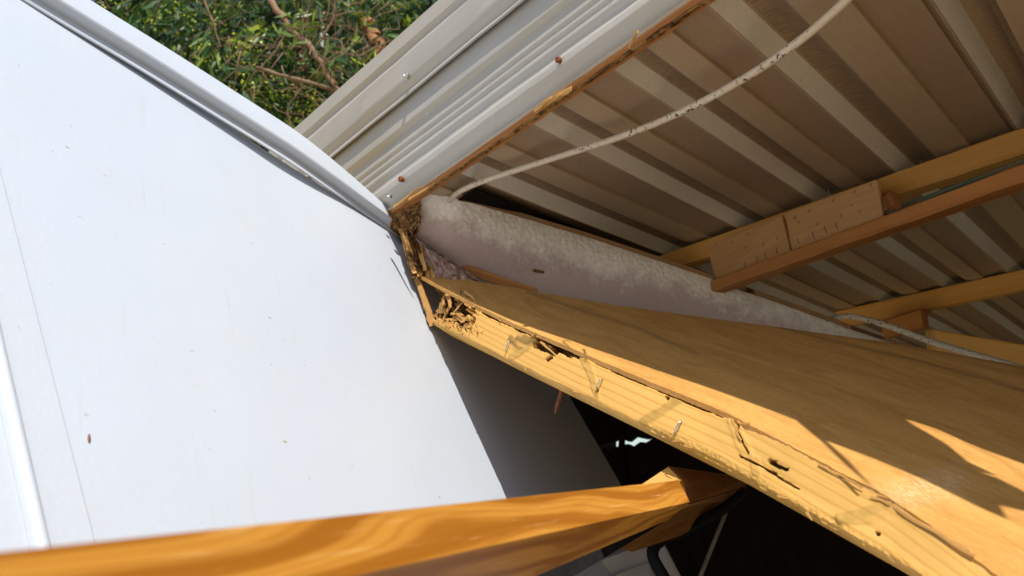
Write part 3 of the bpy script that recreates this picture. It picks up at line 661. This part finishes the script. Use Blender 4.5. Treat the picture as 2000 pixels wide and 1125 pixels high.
# ------------------------------------------------------------------ rotten corner post at the end of the frame
po = thing('corner_post', at(820, 530, .77), 'dark rotten splintered corner post between the white panel and the foam', 'timber')
plank('post_strip', at(782, 438, .795), at(846, 634, .728), camvec((.0060, .0015, 0)), camvec((0, .002, .010)), M_POST, po, 40, .0012, ch=.0008, seed=5)
def crag(name, px, depth, th, mat, parent, n=26, amp=.004, seed=0):
    """crumbling wedge: four pixel corners (clockwise) + depths, uneven front"""
    c = [at(*p, d) for p, d in zip(px, depth)]; G = np.zeros((n, n, 3)); fnl = nz(CAM-c[0])
    for i in range(n):
        for j in range(n):
            a, b = i/(n-1), j/(n-1); P = (c[0]*(1-a)+c[1]*a)*(1-b)+(c[3]*(1-a)+c[2]*a)*b
            ed = min(a, b, 1-a, 1-b)*6
            G[i, j] = P+fnl*amp*(fbm(a*3+seed, b*11, seed, 4)+.6*fbm(a*14, b*14, seed, 3)) + (c[1]-c[0])*.05*fbm(b*9, seed, 3)*(1 if a in (0, 1) else 0)
    V, F = slab(G, -fnl*th)
    return mesh(name, V, F, mat, parent, True, frame(c[0], c[3]-c[0], fnl), auto=35)
b = NB('rotten_laminate'); n_ = b.noise(b.map((10, 60, 60)), 5, 6, .7); o_ = b.tc.outputs['Object']
c_ = b.mix(b.ramp(n_, [(.4, 0), (.6, 1)]), (.30, .13, .065), (.55, .46, .42)); c_ = b.mix(b.ramp(b.noise(o_, 90, 5), [(.5, 0), (.7, .8)]), c_, (.20, .085, .035))
M_LAM = b.done(c_, .8, b.bump(n_, .001, .7))
crag('rotten_core', [(790, 452), (806, 452), (850, 545), (812, 545)], [.772, .768, .752, .748], .010, M_ROT, po, amp=.006, seed=2)
crag('rotten_laminate', [(806, 458), (822, 470), (925, 550), (840, 545)], [.772, .766, .758, .750], .006, M_LAM, po, amp=.004, seed=4)
crag('rotten_laminate', [(822, 470), (838, 480), (945, 552), (900, 548)], [.768, .766, .768, .765], .004, M_LAM, po, amp=.003, seed=6)
for k, (a, b_) in enumerate([((796, 462), (812, 536)), ((802, 470), (822, 540)), ((812, 500), (818, 542)), ((824, 502), (826, 545)), ((832, 508), (836, 545)), ((790, 455), (806, 520)), ((818, 478), (830, 530)), ((800, 500), (812, 530)), ((840, 512), (846, 546)), ((792, 478), (808, 545))]):
    splinter(at(*a, .772-.001*k), at(*b_, .747), .005, .002, camvec((0, 0, -1)), M_ROT if k % 2 else M_SPLINT, po, curl=.05, seed=k*1.9, tip=.8, name='splinter')
dark = thing('corner_rot', at(785, 430, .80), 'black brown crumbling rotten wood lump under the cladding corner', 'rotten wood')
crag('rotten_lump', [(742, 418), (818, 372), (822, 436), (790, 475)], [.797, .752, .757, .795], .02, M_ROT, dark, n=44, amp=.0045, seed=8)
# brown board edge behind the plywood
bd_ = plank('brown_board', at(895, 520, .79), at(1050, 574, .762), camvec((0, -.010, -.003)), camvec((0, 0, .003)), M_RED, None, 20, .0005, seed=4)
tag(bd_, 'short red brown board wedged between foam panel and plywood lining', 'board')

# ------------------------------------------------------------------ roof truss, batten, other timbers
tr = thing('roof_truss', RP(.37, .38, -.04), 'yellow pine roof truss of two chords joined by stapled plywood plates', 'truss')
def rf_pt(px, py, dz): return on(px, py, (UPV, E0+UPV*dz))
C0, C1 = rf_pt(1290, 508, -.010), rf_pt(2000, 262, -.010); cd = nz(C1-C0); cn = nz(np.cross(cd, UPV)); cn = cn if cn@(CAM-C0) > 0 else -cn
T0c = C0-cd*.10; T1c = C1+cd*.35
plank('top_chord', T0c+cn*-.011-UPV*.004, T1c+cn*-.011-UPV*.004, UPV*.022, cn*.020, M_BATTEN, tr, 40, .0006, seed=1)
Bz = -.062
C0b = rf_pt(1424, 545, Bz); C1b = rf_pt(2000, 335, Bz); bdv = nz(C1b-C0b)
bn = nz(np.cross(bdv, UPV)); bn = bn if bn@(CAM-C0b) > 0 else -bn
plank('bottom_chord', C0b-bdv*.03-bn*.010, C1b+bdv*.3-bn*.010, UPV*.0135, bn*.020, M_RED, tr, 40, .0008, seed=2)
# two plywood plates facing the camera
gp_n = nz(np.cross(C1b-C0b, C0-C0b)); gp_n = gp_n if gp_n@(CAM-C0b) > 0 else -gp_n
gpl = (gp_n, (rf_pt(1500, 440, -.012)+cn*.014))
gp = lambda px, py, h=0.0: on(px, py, gpl)+gp_n*h
plates = []
for q in ([(1381, 482), (1526, 421), (1545, 496), (1399, 552)], [(1533, 418), (1712, 351), (1728, 437), (1548, 494)]):
    plates.append(prism('plywood_plate', [gp(*p) for p in q], -gp_n*.003, M_GUSSET, tr, frame(gp(*q[0]), gp(*q[3])-gp(*q[0]), gp_n)))
for (x, y, dx, dy) in [(1396, 480, 4, -3), (1428, 476, 3, -5), (1460, 460, 4, -5), (1490, 480, 3, -6), (1518, 468, 3, -6), (1456, 486, 3, -5), (1454, 512, 3, 14), (1478, 500, 2, 14), (1495, 492, 2, 13), (1516, 484, 3, 12), (1558, 466, 3, 10), (1587, 452, 4, 14), (1611, 442, 4, 14), (1632, 434, 4, 13), (1580, 415, 3, -6), (1552, 428, 3, -6), (1596, 440, 2, -6), (1627, 395, 3, -8), (1641, 424, 3, -6), (1668, 378, 3, -6), (1678, 416, 3, -6), (1701, 364, 3, -7), (1560, 436, 2, -4), (1664, 402, 1, -3)]:
    A, B = gp(x, y, .0003), gp(x+dx, y+dy, .0003); tube('staple', [A, (A+B)/2+gp_n*.0006, B], .00042, M_MARK, plates[int(x > 1535)], 5)
plank('plate_web', rf_pt(1722, 372, -.028)-cn*.012, rf_pt(1730, 400, -.056)-cn*.012, cn*.010, bdv*.010, M_RED, tr, 4)
# glass-green weathered strip between the chords
plank('green_strip', rf_pt(1690, 424, Bz+.014)-bn*.012, rf_pt(2000, 305, Bz+.014)-bn*.012, UPV*.004, bn*.010, m_simple('green_stained_wood', (.055, .10, .06), (.16, .10, .05), 14, .6, stretch=(2, 20, 20)), tr, 10)
# second batten
bt2 = plank('roof_batten', rf_pt(1640, 625, -.014), rf_pt(2000, 548, -.014)+nz(rf_pt(2000, 548, -.014)-rf_pt(1640, 625, -.014))*.4, UPV*.027, cn*.020, M_BATTEN, None, 30, .0006, seed=12)
tag(bt2, 'single yellow pine batten across the roof sheet, behind the truss', 'batten')
blk = plank('batten_block', at(1730, 645, 1.14), at(1806, 622, 1.09), UPV*.026, cn*.018, M_RED, None, 10, .0005, ragged=.006, seed=14)
tag(blk, 'short broken timber block just below the rear batten', 'timber')
b3 = plank('loose_batten', at(1818, 667, .86), at(2200, 732, .80), camvec((0, .026, .004)), camvec((0, .003, -.018)), M_BATTEN, None, 20, .0005, seed=15)
tag(b3, 'loose yellow timber lying behind the plywood, at the right edge', 'timber')
# screw tips coming through the roof sheet by the battens
for k, (x, y) in enumerate([(1798, 312), (1618, 368), (1467, 432), (1892, 553), (1760, 583), (1985, 232)]):
    P = rf_pt(x, y, .012); o = tube('screw_tip', [P, P-UPV*.012, P-UPV*.018], [.0011, .0010, .0003], M_STEEL, rf, 6)

# ------------------------------------------------------------------ cables
cpx = [(878, 392, .752), (892, 376, .728), (930, 358, .700), (1000, 335, .668), (1100, 303, .630), (1190, 275, .60), (1290, 238, .56), (1390, 190, .52), (1480, 138, .485), (1570, 75, .455), (1655, 0, .43), (1720, -70, .41), (1800, -190, .39)]
P = smooth_path([at(*p) for p in cpx], 70, 4)
c1 = tube('cable', P, .0028, M_CABLE, None, 12); tag(c1, 'speckled cream cable sagging across the ribbed roof underside', 'cable', 'loose cables')
cpx = [(1600, 640, .93), (1632, 618, .90), (1665, 617, .875), (1710, 628, .85), (1760, 645, .82), (1820, 668, .78), (1900, 692, .72), (2000, 722, .66), (2150, 770, .58)]
c2 = tube('cable', smooth_path([at(*p) for p in cpx], 60, 4), .0036, M_CABLE, None, 12); tag(c2, 'cream cable arching over the back edge of the plywood lining', 'cable', 'loose cables')
hp = [at(1143, 305, .60), at(1133, 312, .60), at(1131, 320, .598), at(1134, 327, .597)]
tag(tube('fibre', smooth_path(hp, 10, 1), .0003, M_MARK, None, 5), 'tiny curled dark fibre hanging below the sagging cable', 'fibre')

# ------------------------------------------------------------------ varnished frame in the foreground
vf = thing('varnished_frame', at(1000, 1040, .27), 'orange varnished timber frame rail in the blurred foreground, with mitred corner', 'frame')
def Z_(x): return .46*45/((1277-.22*x)-(1078-.106*x))
def dfar(x): return Z_(x)
Af, Bf = at(-120, 1090.7, Z_(-60)), at(1326, 938, Z_(1335)); An, Bn = at(-120, 1303.4, Z_(-60)-.004), at(1347, 980.6, Z_(1335)-.012)
ns = 60; w = 10; G = np.zeros((ns, w, 3))
for i in range(ns):
    for j in range(w):
        a, c = i/(ns-1), j/(w-1); G[i, j] = (Af*(1-c)+An*c)*(1-a)+(Bf*(1-c)+Bn*c)*a
rn = nz(np.cross(Bf-Af, An-Af)); rn = rn if rn[2] > 0 else -rn
down = nz(.80*np.array([-.895, .446, 0])+np.array([0, 0, -.60]))
Hn = (.017+.055*(1-np.linspace(0, 1, ns)))[:, None, None]
V, F = slab(G, down*Hn)
mesh('rail', V, F, M_ORANGE, vf, True, frame(Af, Bf-Af, rn), auto=30)
zr = Z_(1335)
prism('mitre_block', [at(1252, 947, zr+.01), at(1305, 912, zr+.02), at(1331, 938, zr+.002), at(1327, 941, zr+.002)], camvec((0, -.014, .02)), M_BATTEN, vf)
prism('return_rail', [at(1305, 912.5, zr+.021), at(1462, 934, .88), at(1456, 952, .88), at(1345, 982, zr-.004), at(1330, 939, zr+.0005)], camvec((.004, -.004, .02)), M_ORANGE2, vf, frame(at(1305, 912, zr), at(1462, 940, .88)-at(1305, 912, zr), UPV))
prism('lower_rail', [at(1344, 986, zr-.002), at(1458, 952, .87), at(1440, 982, .85), at(1330, 1046, .70), at(1235, 1078, .62), at(1212, 1072, .60), at(1290, 1010, .63)], camvec((0, -.003, .02)), M_ORANGE2, vf, frame(at(1235, 1078, .62), at(1458, 952, .87)-at(1235, 1078, .62), UPV))
sealp = prism('seal_strip', [at(1292, 1008, .60), at(1300, 1018, .61), at(1205, 1075, .54), at(1080, 1150, .46), at(1000, 1200, .42), at(1010, 1140, .44), at(1180, 1060, .53)], camvec((0, -.003, .012)), M_BLACK, vf)
sealp['label'] = 'black rubber seal strip under the rail'
# black rubber gasket bending round the corner, pale inner panel and rod
gk = tube('rubber_gasket', smooth_path([at(1452, 962, .80), at(1420, 990, .77), at(1350, 1030, .73), at(1295, 1052, .70), at(1274, 1068, .69), at(1272, 1090, .68), at(1290, 1115, .67), at(1310, 1150, .66), at(1330, 1200, .65)], 50, 4), .0055, M_BLACK, None, 10)
tag(gk, 'black rubber gasket bending round the lower frame corner', 'gasket')
ip = thing('inner_panel', at(1200, 1110, .72), 'pale grey inner panel with a step, below the black gasket', 'panel')
prism('panel_face', [at(1130, 1130, .70), at(1180, 1092, .72), at(1258, 1064, .74), at(1275, 1090, .74), at(1310, 1200, .72), at(1100, 1220, .68)], camvec((0, -.004, .02)), M_GREYP, ip)
prism('panel_step', [at(1165, 1138, .695), at(1268, 1098, .735), at(1280, 1108, .735), at(1290, 1180, .70), at(1150, 1200, .68)], camvec((0, -.003, .004)), M_GREYP, ip)
ps = plank('pale_strip', at(1286, 1064, .72), at(1345, 1180, .68), camvec((.010, .004, 0)), camvec((0, 0, .008)), M_GREYP, None, 8)
tag(ps, 'short pale grey strip right of the black gasket, bottom edge', 'strip')
rod = tube('thin_rod', [at(1432, 966, .84), at(1400, 1045, .80), at(1362, 1140, .76), at(1330, 1220, .73)], .0022, m_simple('grey_cord', (.30, .27, .22), (.22, .19, .15), 90, .6), None, 8)
tag(rod, 'thin pale rod slanting down through the dark cavity', 'rod')

# ------------------------------------------------------------------ dark interior
def wallq(name, pts, off, label, mat=M_DARK):
    return tag(prism(name, pts, off, mat), label, 'wall')
H = .026
rear_pl = (nz(r_), RP(0, 1.70)); rw = lambda px, py: on(px, py, rear_pl)
L0, L1 = rw(1100, 864), rw(1340, 838); ld = nz(L1-L0)
def lift(P, z): return np.array([P[0], P[1], z])
A0, A1 = L0-ld*1.0, L1+ld*1.6
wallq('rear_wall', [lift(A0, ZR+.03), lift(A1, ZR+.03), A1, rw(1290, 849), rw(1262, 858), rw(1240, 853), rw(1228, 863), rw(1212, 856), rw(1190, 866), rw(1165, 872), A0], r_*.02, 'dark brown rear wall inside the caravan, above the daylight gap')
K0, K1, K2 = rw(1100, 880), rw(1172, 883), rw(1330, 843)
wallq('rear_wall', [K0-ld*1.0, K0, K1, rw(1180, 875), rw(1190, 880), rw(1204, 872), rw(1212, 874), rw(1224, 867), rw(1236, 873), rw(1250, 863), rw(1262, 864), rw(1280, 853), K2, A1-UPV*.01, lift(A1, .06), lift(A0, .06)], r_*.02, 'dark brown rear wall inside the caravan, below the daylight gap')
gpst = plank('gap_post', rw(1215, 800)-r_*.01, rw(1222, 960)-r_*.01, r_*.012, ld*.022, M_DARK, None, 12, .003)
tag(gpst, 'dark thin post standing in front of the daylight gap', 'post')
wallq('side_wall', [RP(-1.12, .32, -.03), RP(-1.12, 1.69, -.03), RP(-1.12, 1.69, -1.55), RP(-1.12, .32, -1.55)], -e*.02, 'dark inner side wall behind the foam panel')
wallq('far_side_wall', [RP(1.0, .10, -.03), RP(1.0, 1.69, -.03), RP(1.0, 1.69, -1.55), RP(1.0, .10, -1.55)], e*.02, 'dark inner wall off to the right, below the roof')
tag(prism('roof_shade_sheet', [RP(-1.1, .05, -.0032), RP(.130, .05, -.0032), RP(.130, 1.66, -.0032), RP(-1.1, 1.66, -.0032)], UPV*.0012, M_DARK), 'added dark sheet standing in for deep shade under the roof, just above the foam panel', 'board')  # added sheet, its near-black colour stands in for shade under the roof
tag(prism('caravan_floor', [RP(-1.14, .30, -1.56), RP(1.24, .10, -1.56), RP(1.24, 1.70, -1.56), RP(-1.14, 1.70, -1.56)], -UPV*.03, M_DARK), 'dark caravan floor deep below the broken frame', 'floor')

# ------------------------------------------------------------------ eucalyptus trees
LEAFC = [(.008, .026, .007), (.022, .065, .014), (.045, .11, .024), (.085, .165, .035), (.17, .26, .045), (.34, .42, .04)]
M_LEAF = m_leaf('gum_leaf', LEAFC); M_LEAFB = m_leaf('gum_leaf_shaded', [(.008, .018, .006), (.02, .042, .012), (.035, .065, .02), (.05, .085, .03)], .2)  # rear leaves get a darker palette that stands in for shaded gaps
M_BARK = m_simple('gum_bark', (.30, .17, .10), (.15, .085, .05), 9, .85, bump=.01, stretch=(6, 30, 30))
M_BARK2 = m_simple('peeling_orange_bark', (.42, .18, .07), (.24, .11, .06), 7, .8, bump=.01, stretch=(4, 20, 20))
M_BARKP = m_simple('pale_gum_bark', (.38, .24, .15), (.18, .10, .06), 12, .85, bump=.01, stretch=(6, 20, 20))
M_TWIG = m_simple('dry_twig', (.28, .18, .11), (.13, .08, .05), 40, .85, stretch=(4, 20, 20))
M_BUD = m_leaf('gum_bud', [(.38, .46, .03), (.54, .60, .06)], .2)
def leaves_mesh(name, P, D, Lg, Wd, tint, mat, parent, kind='stuff'):
    n = len(P); D = D/np.linalg.norm(D, axis=1)[:, None]; up = nrg.normal(size=(n, 3)); Sd = np.cross(D, up); Sd /= np.linalg.norm(Sd, axis=1)[:, None]; Nn = np.cross(Sd, D)
    Lg = Lg[:, None]; Wd = Wd[:, None]; cv = nrg.uniform(-.25, .25, (n, 1))*Lg
    V = np.stack([P, P+D*Lg*.3+Sd*Wd+Nn*Wd*.3+Sd*cv*.25, P+D*Lg*.3-Sd*Wd+Nn*Wd*.3+Sd*cv*.25, P+D*Lg*.68+Sd*Wd*.75+Sd*cv*.7, P+D*Lg*.68-Sd*Wd*.75+Sd*cv*.7, P+D*Lg+Sd*cv*1.4], 1).reshape(-1, 3)
    b = np.arange(n)*6
    tri = np.concatenate([np.stack([b, b+1, b+2], 1), np.stack([b+1, b+3, b+4], 1), np.stack([b+1, b+4, b+2], 1), np.stack([b+3, b+5, b+4], 1)])
    me = bpy.data.meshes.new(name); me.vertices.add(len(V)); me.vertices.foreach_set('co', V.ravel().astype(np.float32))
    me.loops.add(len(tri)*3); me.loops.foreach_set('vertex_index', tri.ravel().astype(np.int32)); me.polygons.add(len(tri))
    me.polygons.foreach_set('loop_start', np.arange(0, len(tri)*3, 3, dtype=np.int32)); me.polygons.foreach_set('loop_total', np.full(len(tri), 3, np.int32))
    a = me.attributes.new('tint', 'FLOAT', 'POINT'); a.data.foreach_set('value', np.repeat(tint, 6).astype(np.float32))
    me.update(); me.validate(); me.materials.append(mat); o = bpy.data.objects.new(name, me); COL.objects.link(o); attach(o, parent)
    if kind: o['kind'] = kind
    return o
def make_tree(label, base, cen, rad, ntw, leaf, mat, seed, twvis, orange):
    global nrg
    nrg = np.random.default_rng(seed); R = random.Random(seed)
    root = thing('eucalyptus_tree', base, label, 'tree', 'gum trees beyond the caravan')
    base = np.array(base, float); cen = np.array(cen, float); rad = np.array(rad, float)
    tr_pts = smooth_path([base, base+(cen-base)*.35+[.12, .1, 0], base+(cen-base)*.7+[-.1, 0, 0], cen+[0, 0, rad[2]*.7]], 24, 3)
    tube('trunk', tr_pts, np.linspace(.17, .05, 24), M_BARK2 if orange else M_BARK, root, 12)
    limbs = []
    for k in range(13):
        s = tr_pts[R.randint(7, 20)]; th = R.uniform(0, 2*math.pi); en = cen+rad*np.array([math.cos(th)*.85, math.sin(th)*.8, R.uniform(-.55, .8)])
        P = smooth_path([s, s+(en-s)*.3+[0, 0, .15], s+(en-s)*.65+np.array([R.uniform(-.2, .2), R.uniform(-.2, .2), R.uniform(-.1, .25)]), en], 14, 2)
        limbs.append(P); tube('limb', P, np.linspace(.05, .012, 14), M_BARK2 if k % 3 == 0 else M_BARK, root, 8)
    # twigs: one joined part, leaves hang along them
    TV, TF = [], []; LP, LD, LT = [], [], []
    for k in range(ntw):
        d = nrg.normal(size=3); d /= np.linalg.norm(d); c = cen+rad*d*(R.random()**.42); 
        if R.random() < .3: q = limbs[R.randrange(len(limbs))]; c = q[R.randint(5, 13)]+nrg.normal(size=3)*.18
        dr = nz(nrg.normal(size=3)+[0, -.2, -.35]); L = R.uniform(.25, .6); en = c+dr*L+np.array([0, 0, -.1*L])
        P = smooth_path([c, c+dr*L*.5+nrg.normal(size=3)*.03, en], 6, 1)
        if R.random() < twvis:
            v, f = tube(None, P, np.linspace(.0042, .0016, 6)*(2.2 if R.random() < .12 else 1), None, None, 4); o = len(TV); TV += v; TF += [tuple(i+o for i in q) for q in f]
        base_t = np.clip(R.gauss(.36, .24), .0, .8)
        if R.random() < .14: base_t = R.uniform(.75, .98)
        for q in range(leaf):
            p = P[R.randint(1, 5)]+nrg.normal(size=3)*.035; LP.append(p); LD.append(nz(dr*.7+nrg.normal(size=3)*.65+[0, 0, -.65])); LT.append(np.clip(base_t+R.gauss(0, .13), 0, 1))
    o = mesh('twigs', TV, TF, M_TWIG, root, True, Matrix.Translation(Vector(cen))); o['kind'] = 'stuff'
    LP, LD, LT = np.array(LP), np.array(LD), np.array(LT); Lg = nrg.uniform(.08, .17, len(LP)); Wd = Lg*nrg.uniform(.06, .105, len(LP))
    return root, LP, LD, LT, Lg, Wd, np.array(TV)
root, LP, LD, LT, Lg, Wd, _ = make_tree('sunlit gum tree with long drooping leaves, nearest behind the white panel', (-1.2, 5.6, 0), (-1.75, 5.4, 4.25), (2.7, 1.25, 2.1), 4600, 13, M_LEAF, 11, .35, True)
pj = proj(LP); vis = (pj[:, 0] > 60) & (pj[:, 0] < 900) & (pj[:, 1] > -30) & (pj[:, 1] < 300); order = np.where(vis, pj[:, 2], 99); idx = np.argsort(order)[:280]
rest = np.ones(len(LP), bool); rest[idx] = False
leaves_mesh('foliage', LP[rest], LD[rest], Lg[rest], Wd[rest], LT[rest], M_LEAF, root)
var = []
for k in range(6):
    o = leaves_mesh('leaf', np.zeros((1, 3)), np.array([[0, 0, 1.0]]), np.array([.1]), np.array([.011]), np.array([.2+.15*k]), M_LEAF, None, None); var.append(o.data); bpy.data.objects.remove(o)
for k, i in enumerate(idx):
    o = bpy.data.objects.new('leaf', var[min(3, max(0, int((LT[i]-.12)/.18)))]); COL.objects.link(o)
    o.matrix_basis = Matrix.Translation(Vector(LP[i])) @ Vector(LD[i]).to_track_quat('Z', 'Y').to_matrix().to_4x4() @ Matrix.Rotation(rng.uniform(0, 6.3), 4, 'Z') @ Matrix.Scale(Lg[i]/.1, 4); attach(o, root)
for k, (pts, r0, r1, mt) in enumerate([([(480, -60, 4.7), (535, 10, 4.65), (575, 62, 4.62), (612, 95, 4.6), (640, 150, 4.6), (672, 185, 4.6), (690, 240, 4.7)], .019, .015, M_BARKP), ([(500, 130, 4.4), (560, 150, 4.4), (620, 165, 4.4), (665, 182, 4.5)], .009, .014, M_TWIG), ([(715, 40, 5.0), (742, 90, 4.9), (765, 125, 4.9), (790, 190, 5.0)], .05, .045, M_BARK2), ([(640, 100, 4.4), (700, 110, 4.4), (760, 80, 4.4)], .008, .004, M_TWIG), ([(390, -20, 4.4), (415, 40, 4.4), (430, 90, 4.4)], .008, .004, M_TWIG), ([(560, 60, 4.4), (540, 100, 4.4), (480, 160, 4.4)], .007, .003, M_TWIG), ([(620, 90, 4.4), (650, 40, 4.4), (660, -30, 4.4)], .009, .005, M_TWIG), ([(590, 170, 4.4), (560, 210, 4.4), (570, 260, 4.4)], .006, .003, M_TWIG)]):
    P = smooth_path([at(p[0], p[1], p[2]+.2) for p in pts], 22, 2); tube('branch', P+nrg.normal(size=P.shape)*r0*.28, np.linspace(r0, r1, 22)*nrg.uniform(.7, 1.25, 22), mt, root, 8)
TV, TF = [], []
for k in range(130):
    c = at(rng.gauss(600, 150), rng.gauss(130, 80), rng.uniform(4.3, 5.0)); dr = nrg.normal(size=3); dr[1] *= .5; dr = nz(dr+[.35, 0, -.1]); L = rng.uniform(.12, .5)
    v, f = tube(None, smooth_path([c, c+dr*L*.35+nrg.normal(size=3)*.035, c+dr*L*.7+nrg.normal(size=3)*.04, c+dr*L], 7, 1), np.linspace(.0034, .0012, 7)*rng.uniform(.6, 1.6), None, None, 4); o = len(TV); TV += v; TF += [tuple(i+o for i in q) for q in f]
mesh('dead_twigs', TV, TF, M_TWIG, root, True)['kind'] = 'stuff'
# yellow-green bud clusters near the front
vb = np.where(vis & (pj[:, 2] < 5.2) & (pj[:, 0]-pj[:, 1] < 430))[0]; bp, bdn = [], []
for i in nrg.permutation(vb)[:170]:
    for q in range(14): bp.append(LP[i]+nrg.normal(size=3)*.045); bdn.append(nrg.normal(size=3)+[0, 0, .6])
bp = np.array(bp); leaves_mesh('bud_clusters', bp, np.array(bdn), np.full(len(bp), .020), np.full(len(bp), .0075), nrg.random(len(bp)), M_BUD, root)
root, LP, LD, LT, Lg, Wd, _ = make_tree('gum tree behind the nearest tree, shade put into its dark leaf colour', (-3.2, 9.0, 0), (-2.6, 8.6, 5.6), (4.2, 1.5, 3.2), 3200, 11, M_LEAFB, 23, .5, False)
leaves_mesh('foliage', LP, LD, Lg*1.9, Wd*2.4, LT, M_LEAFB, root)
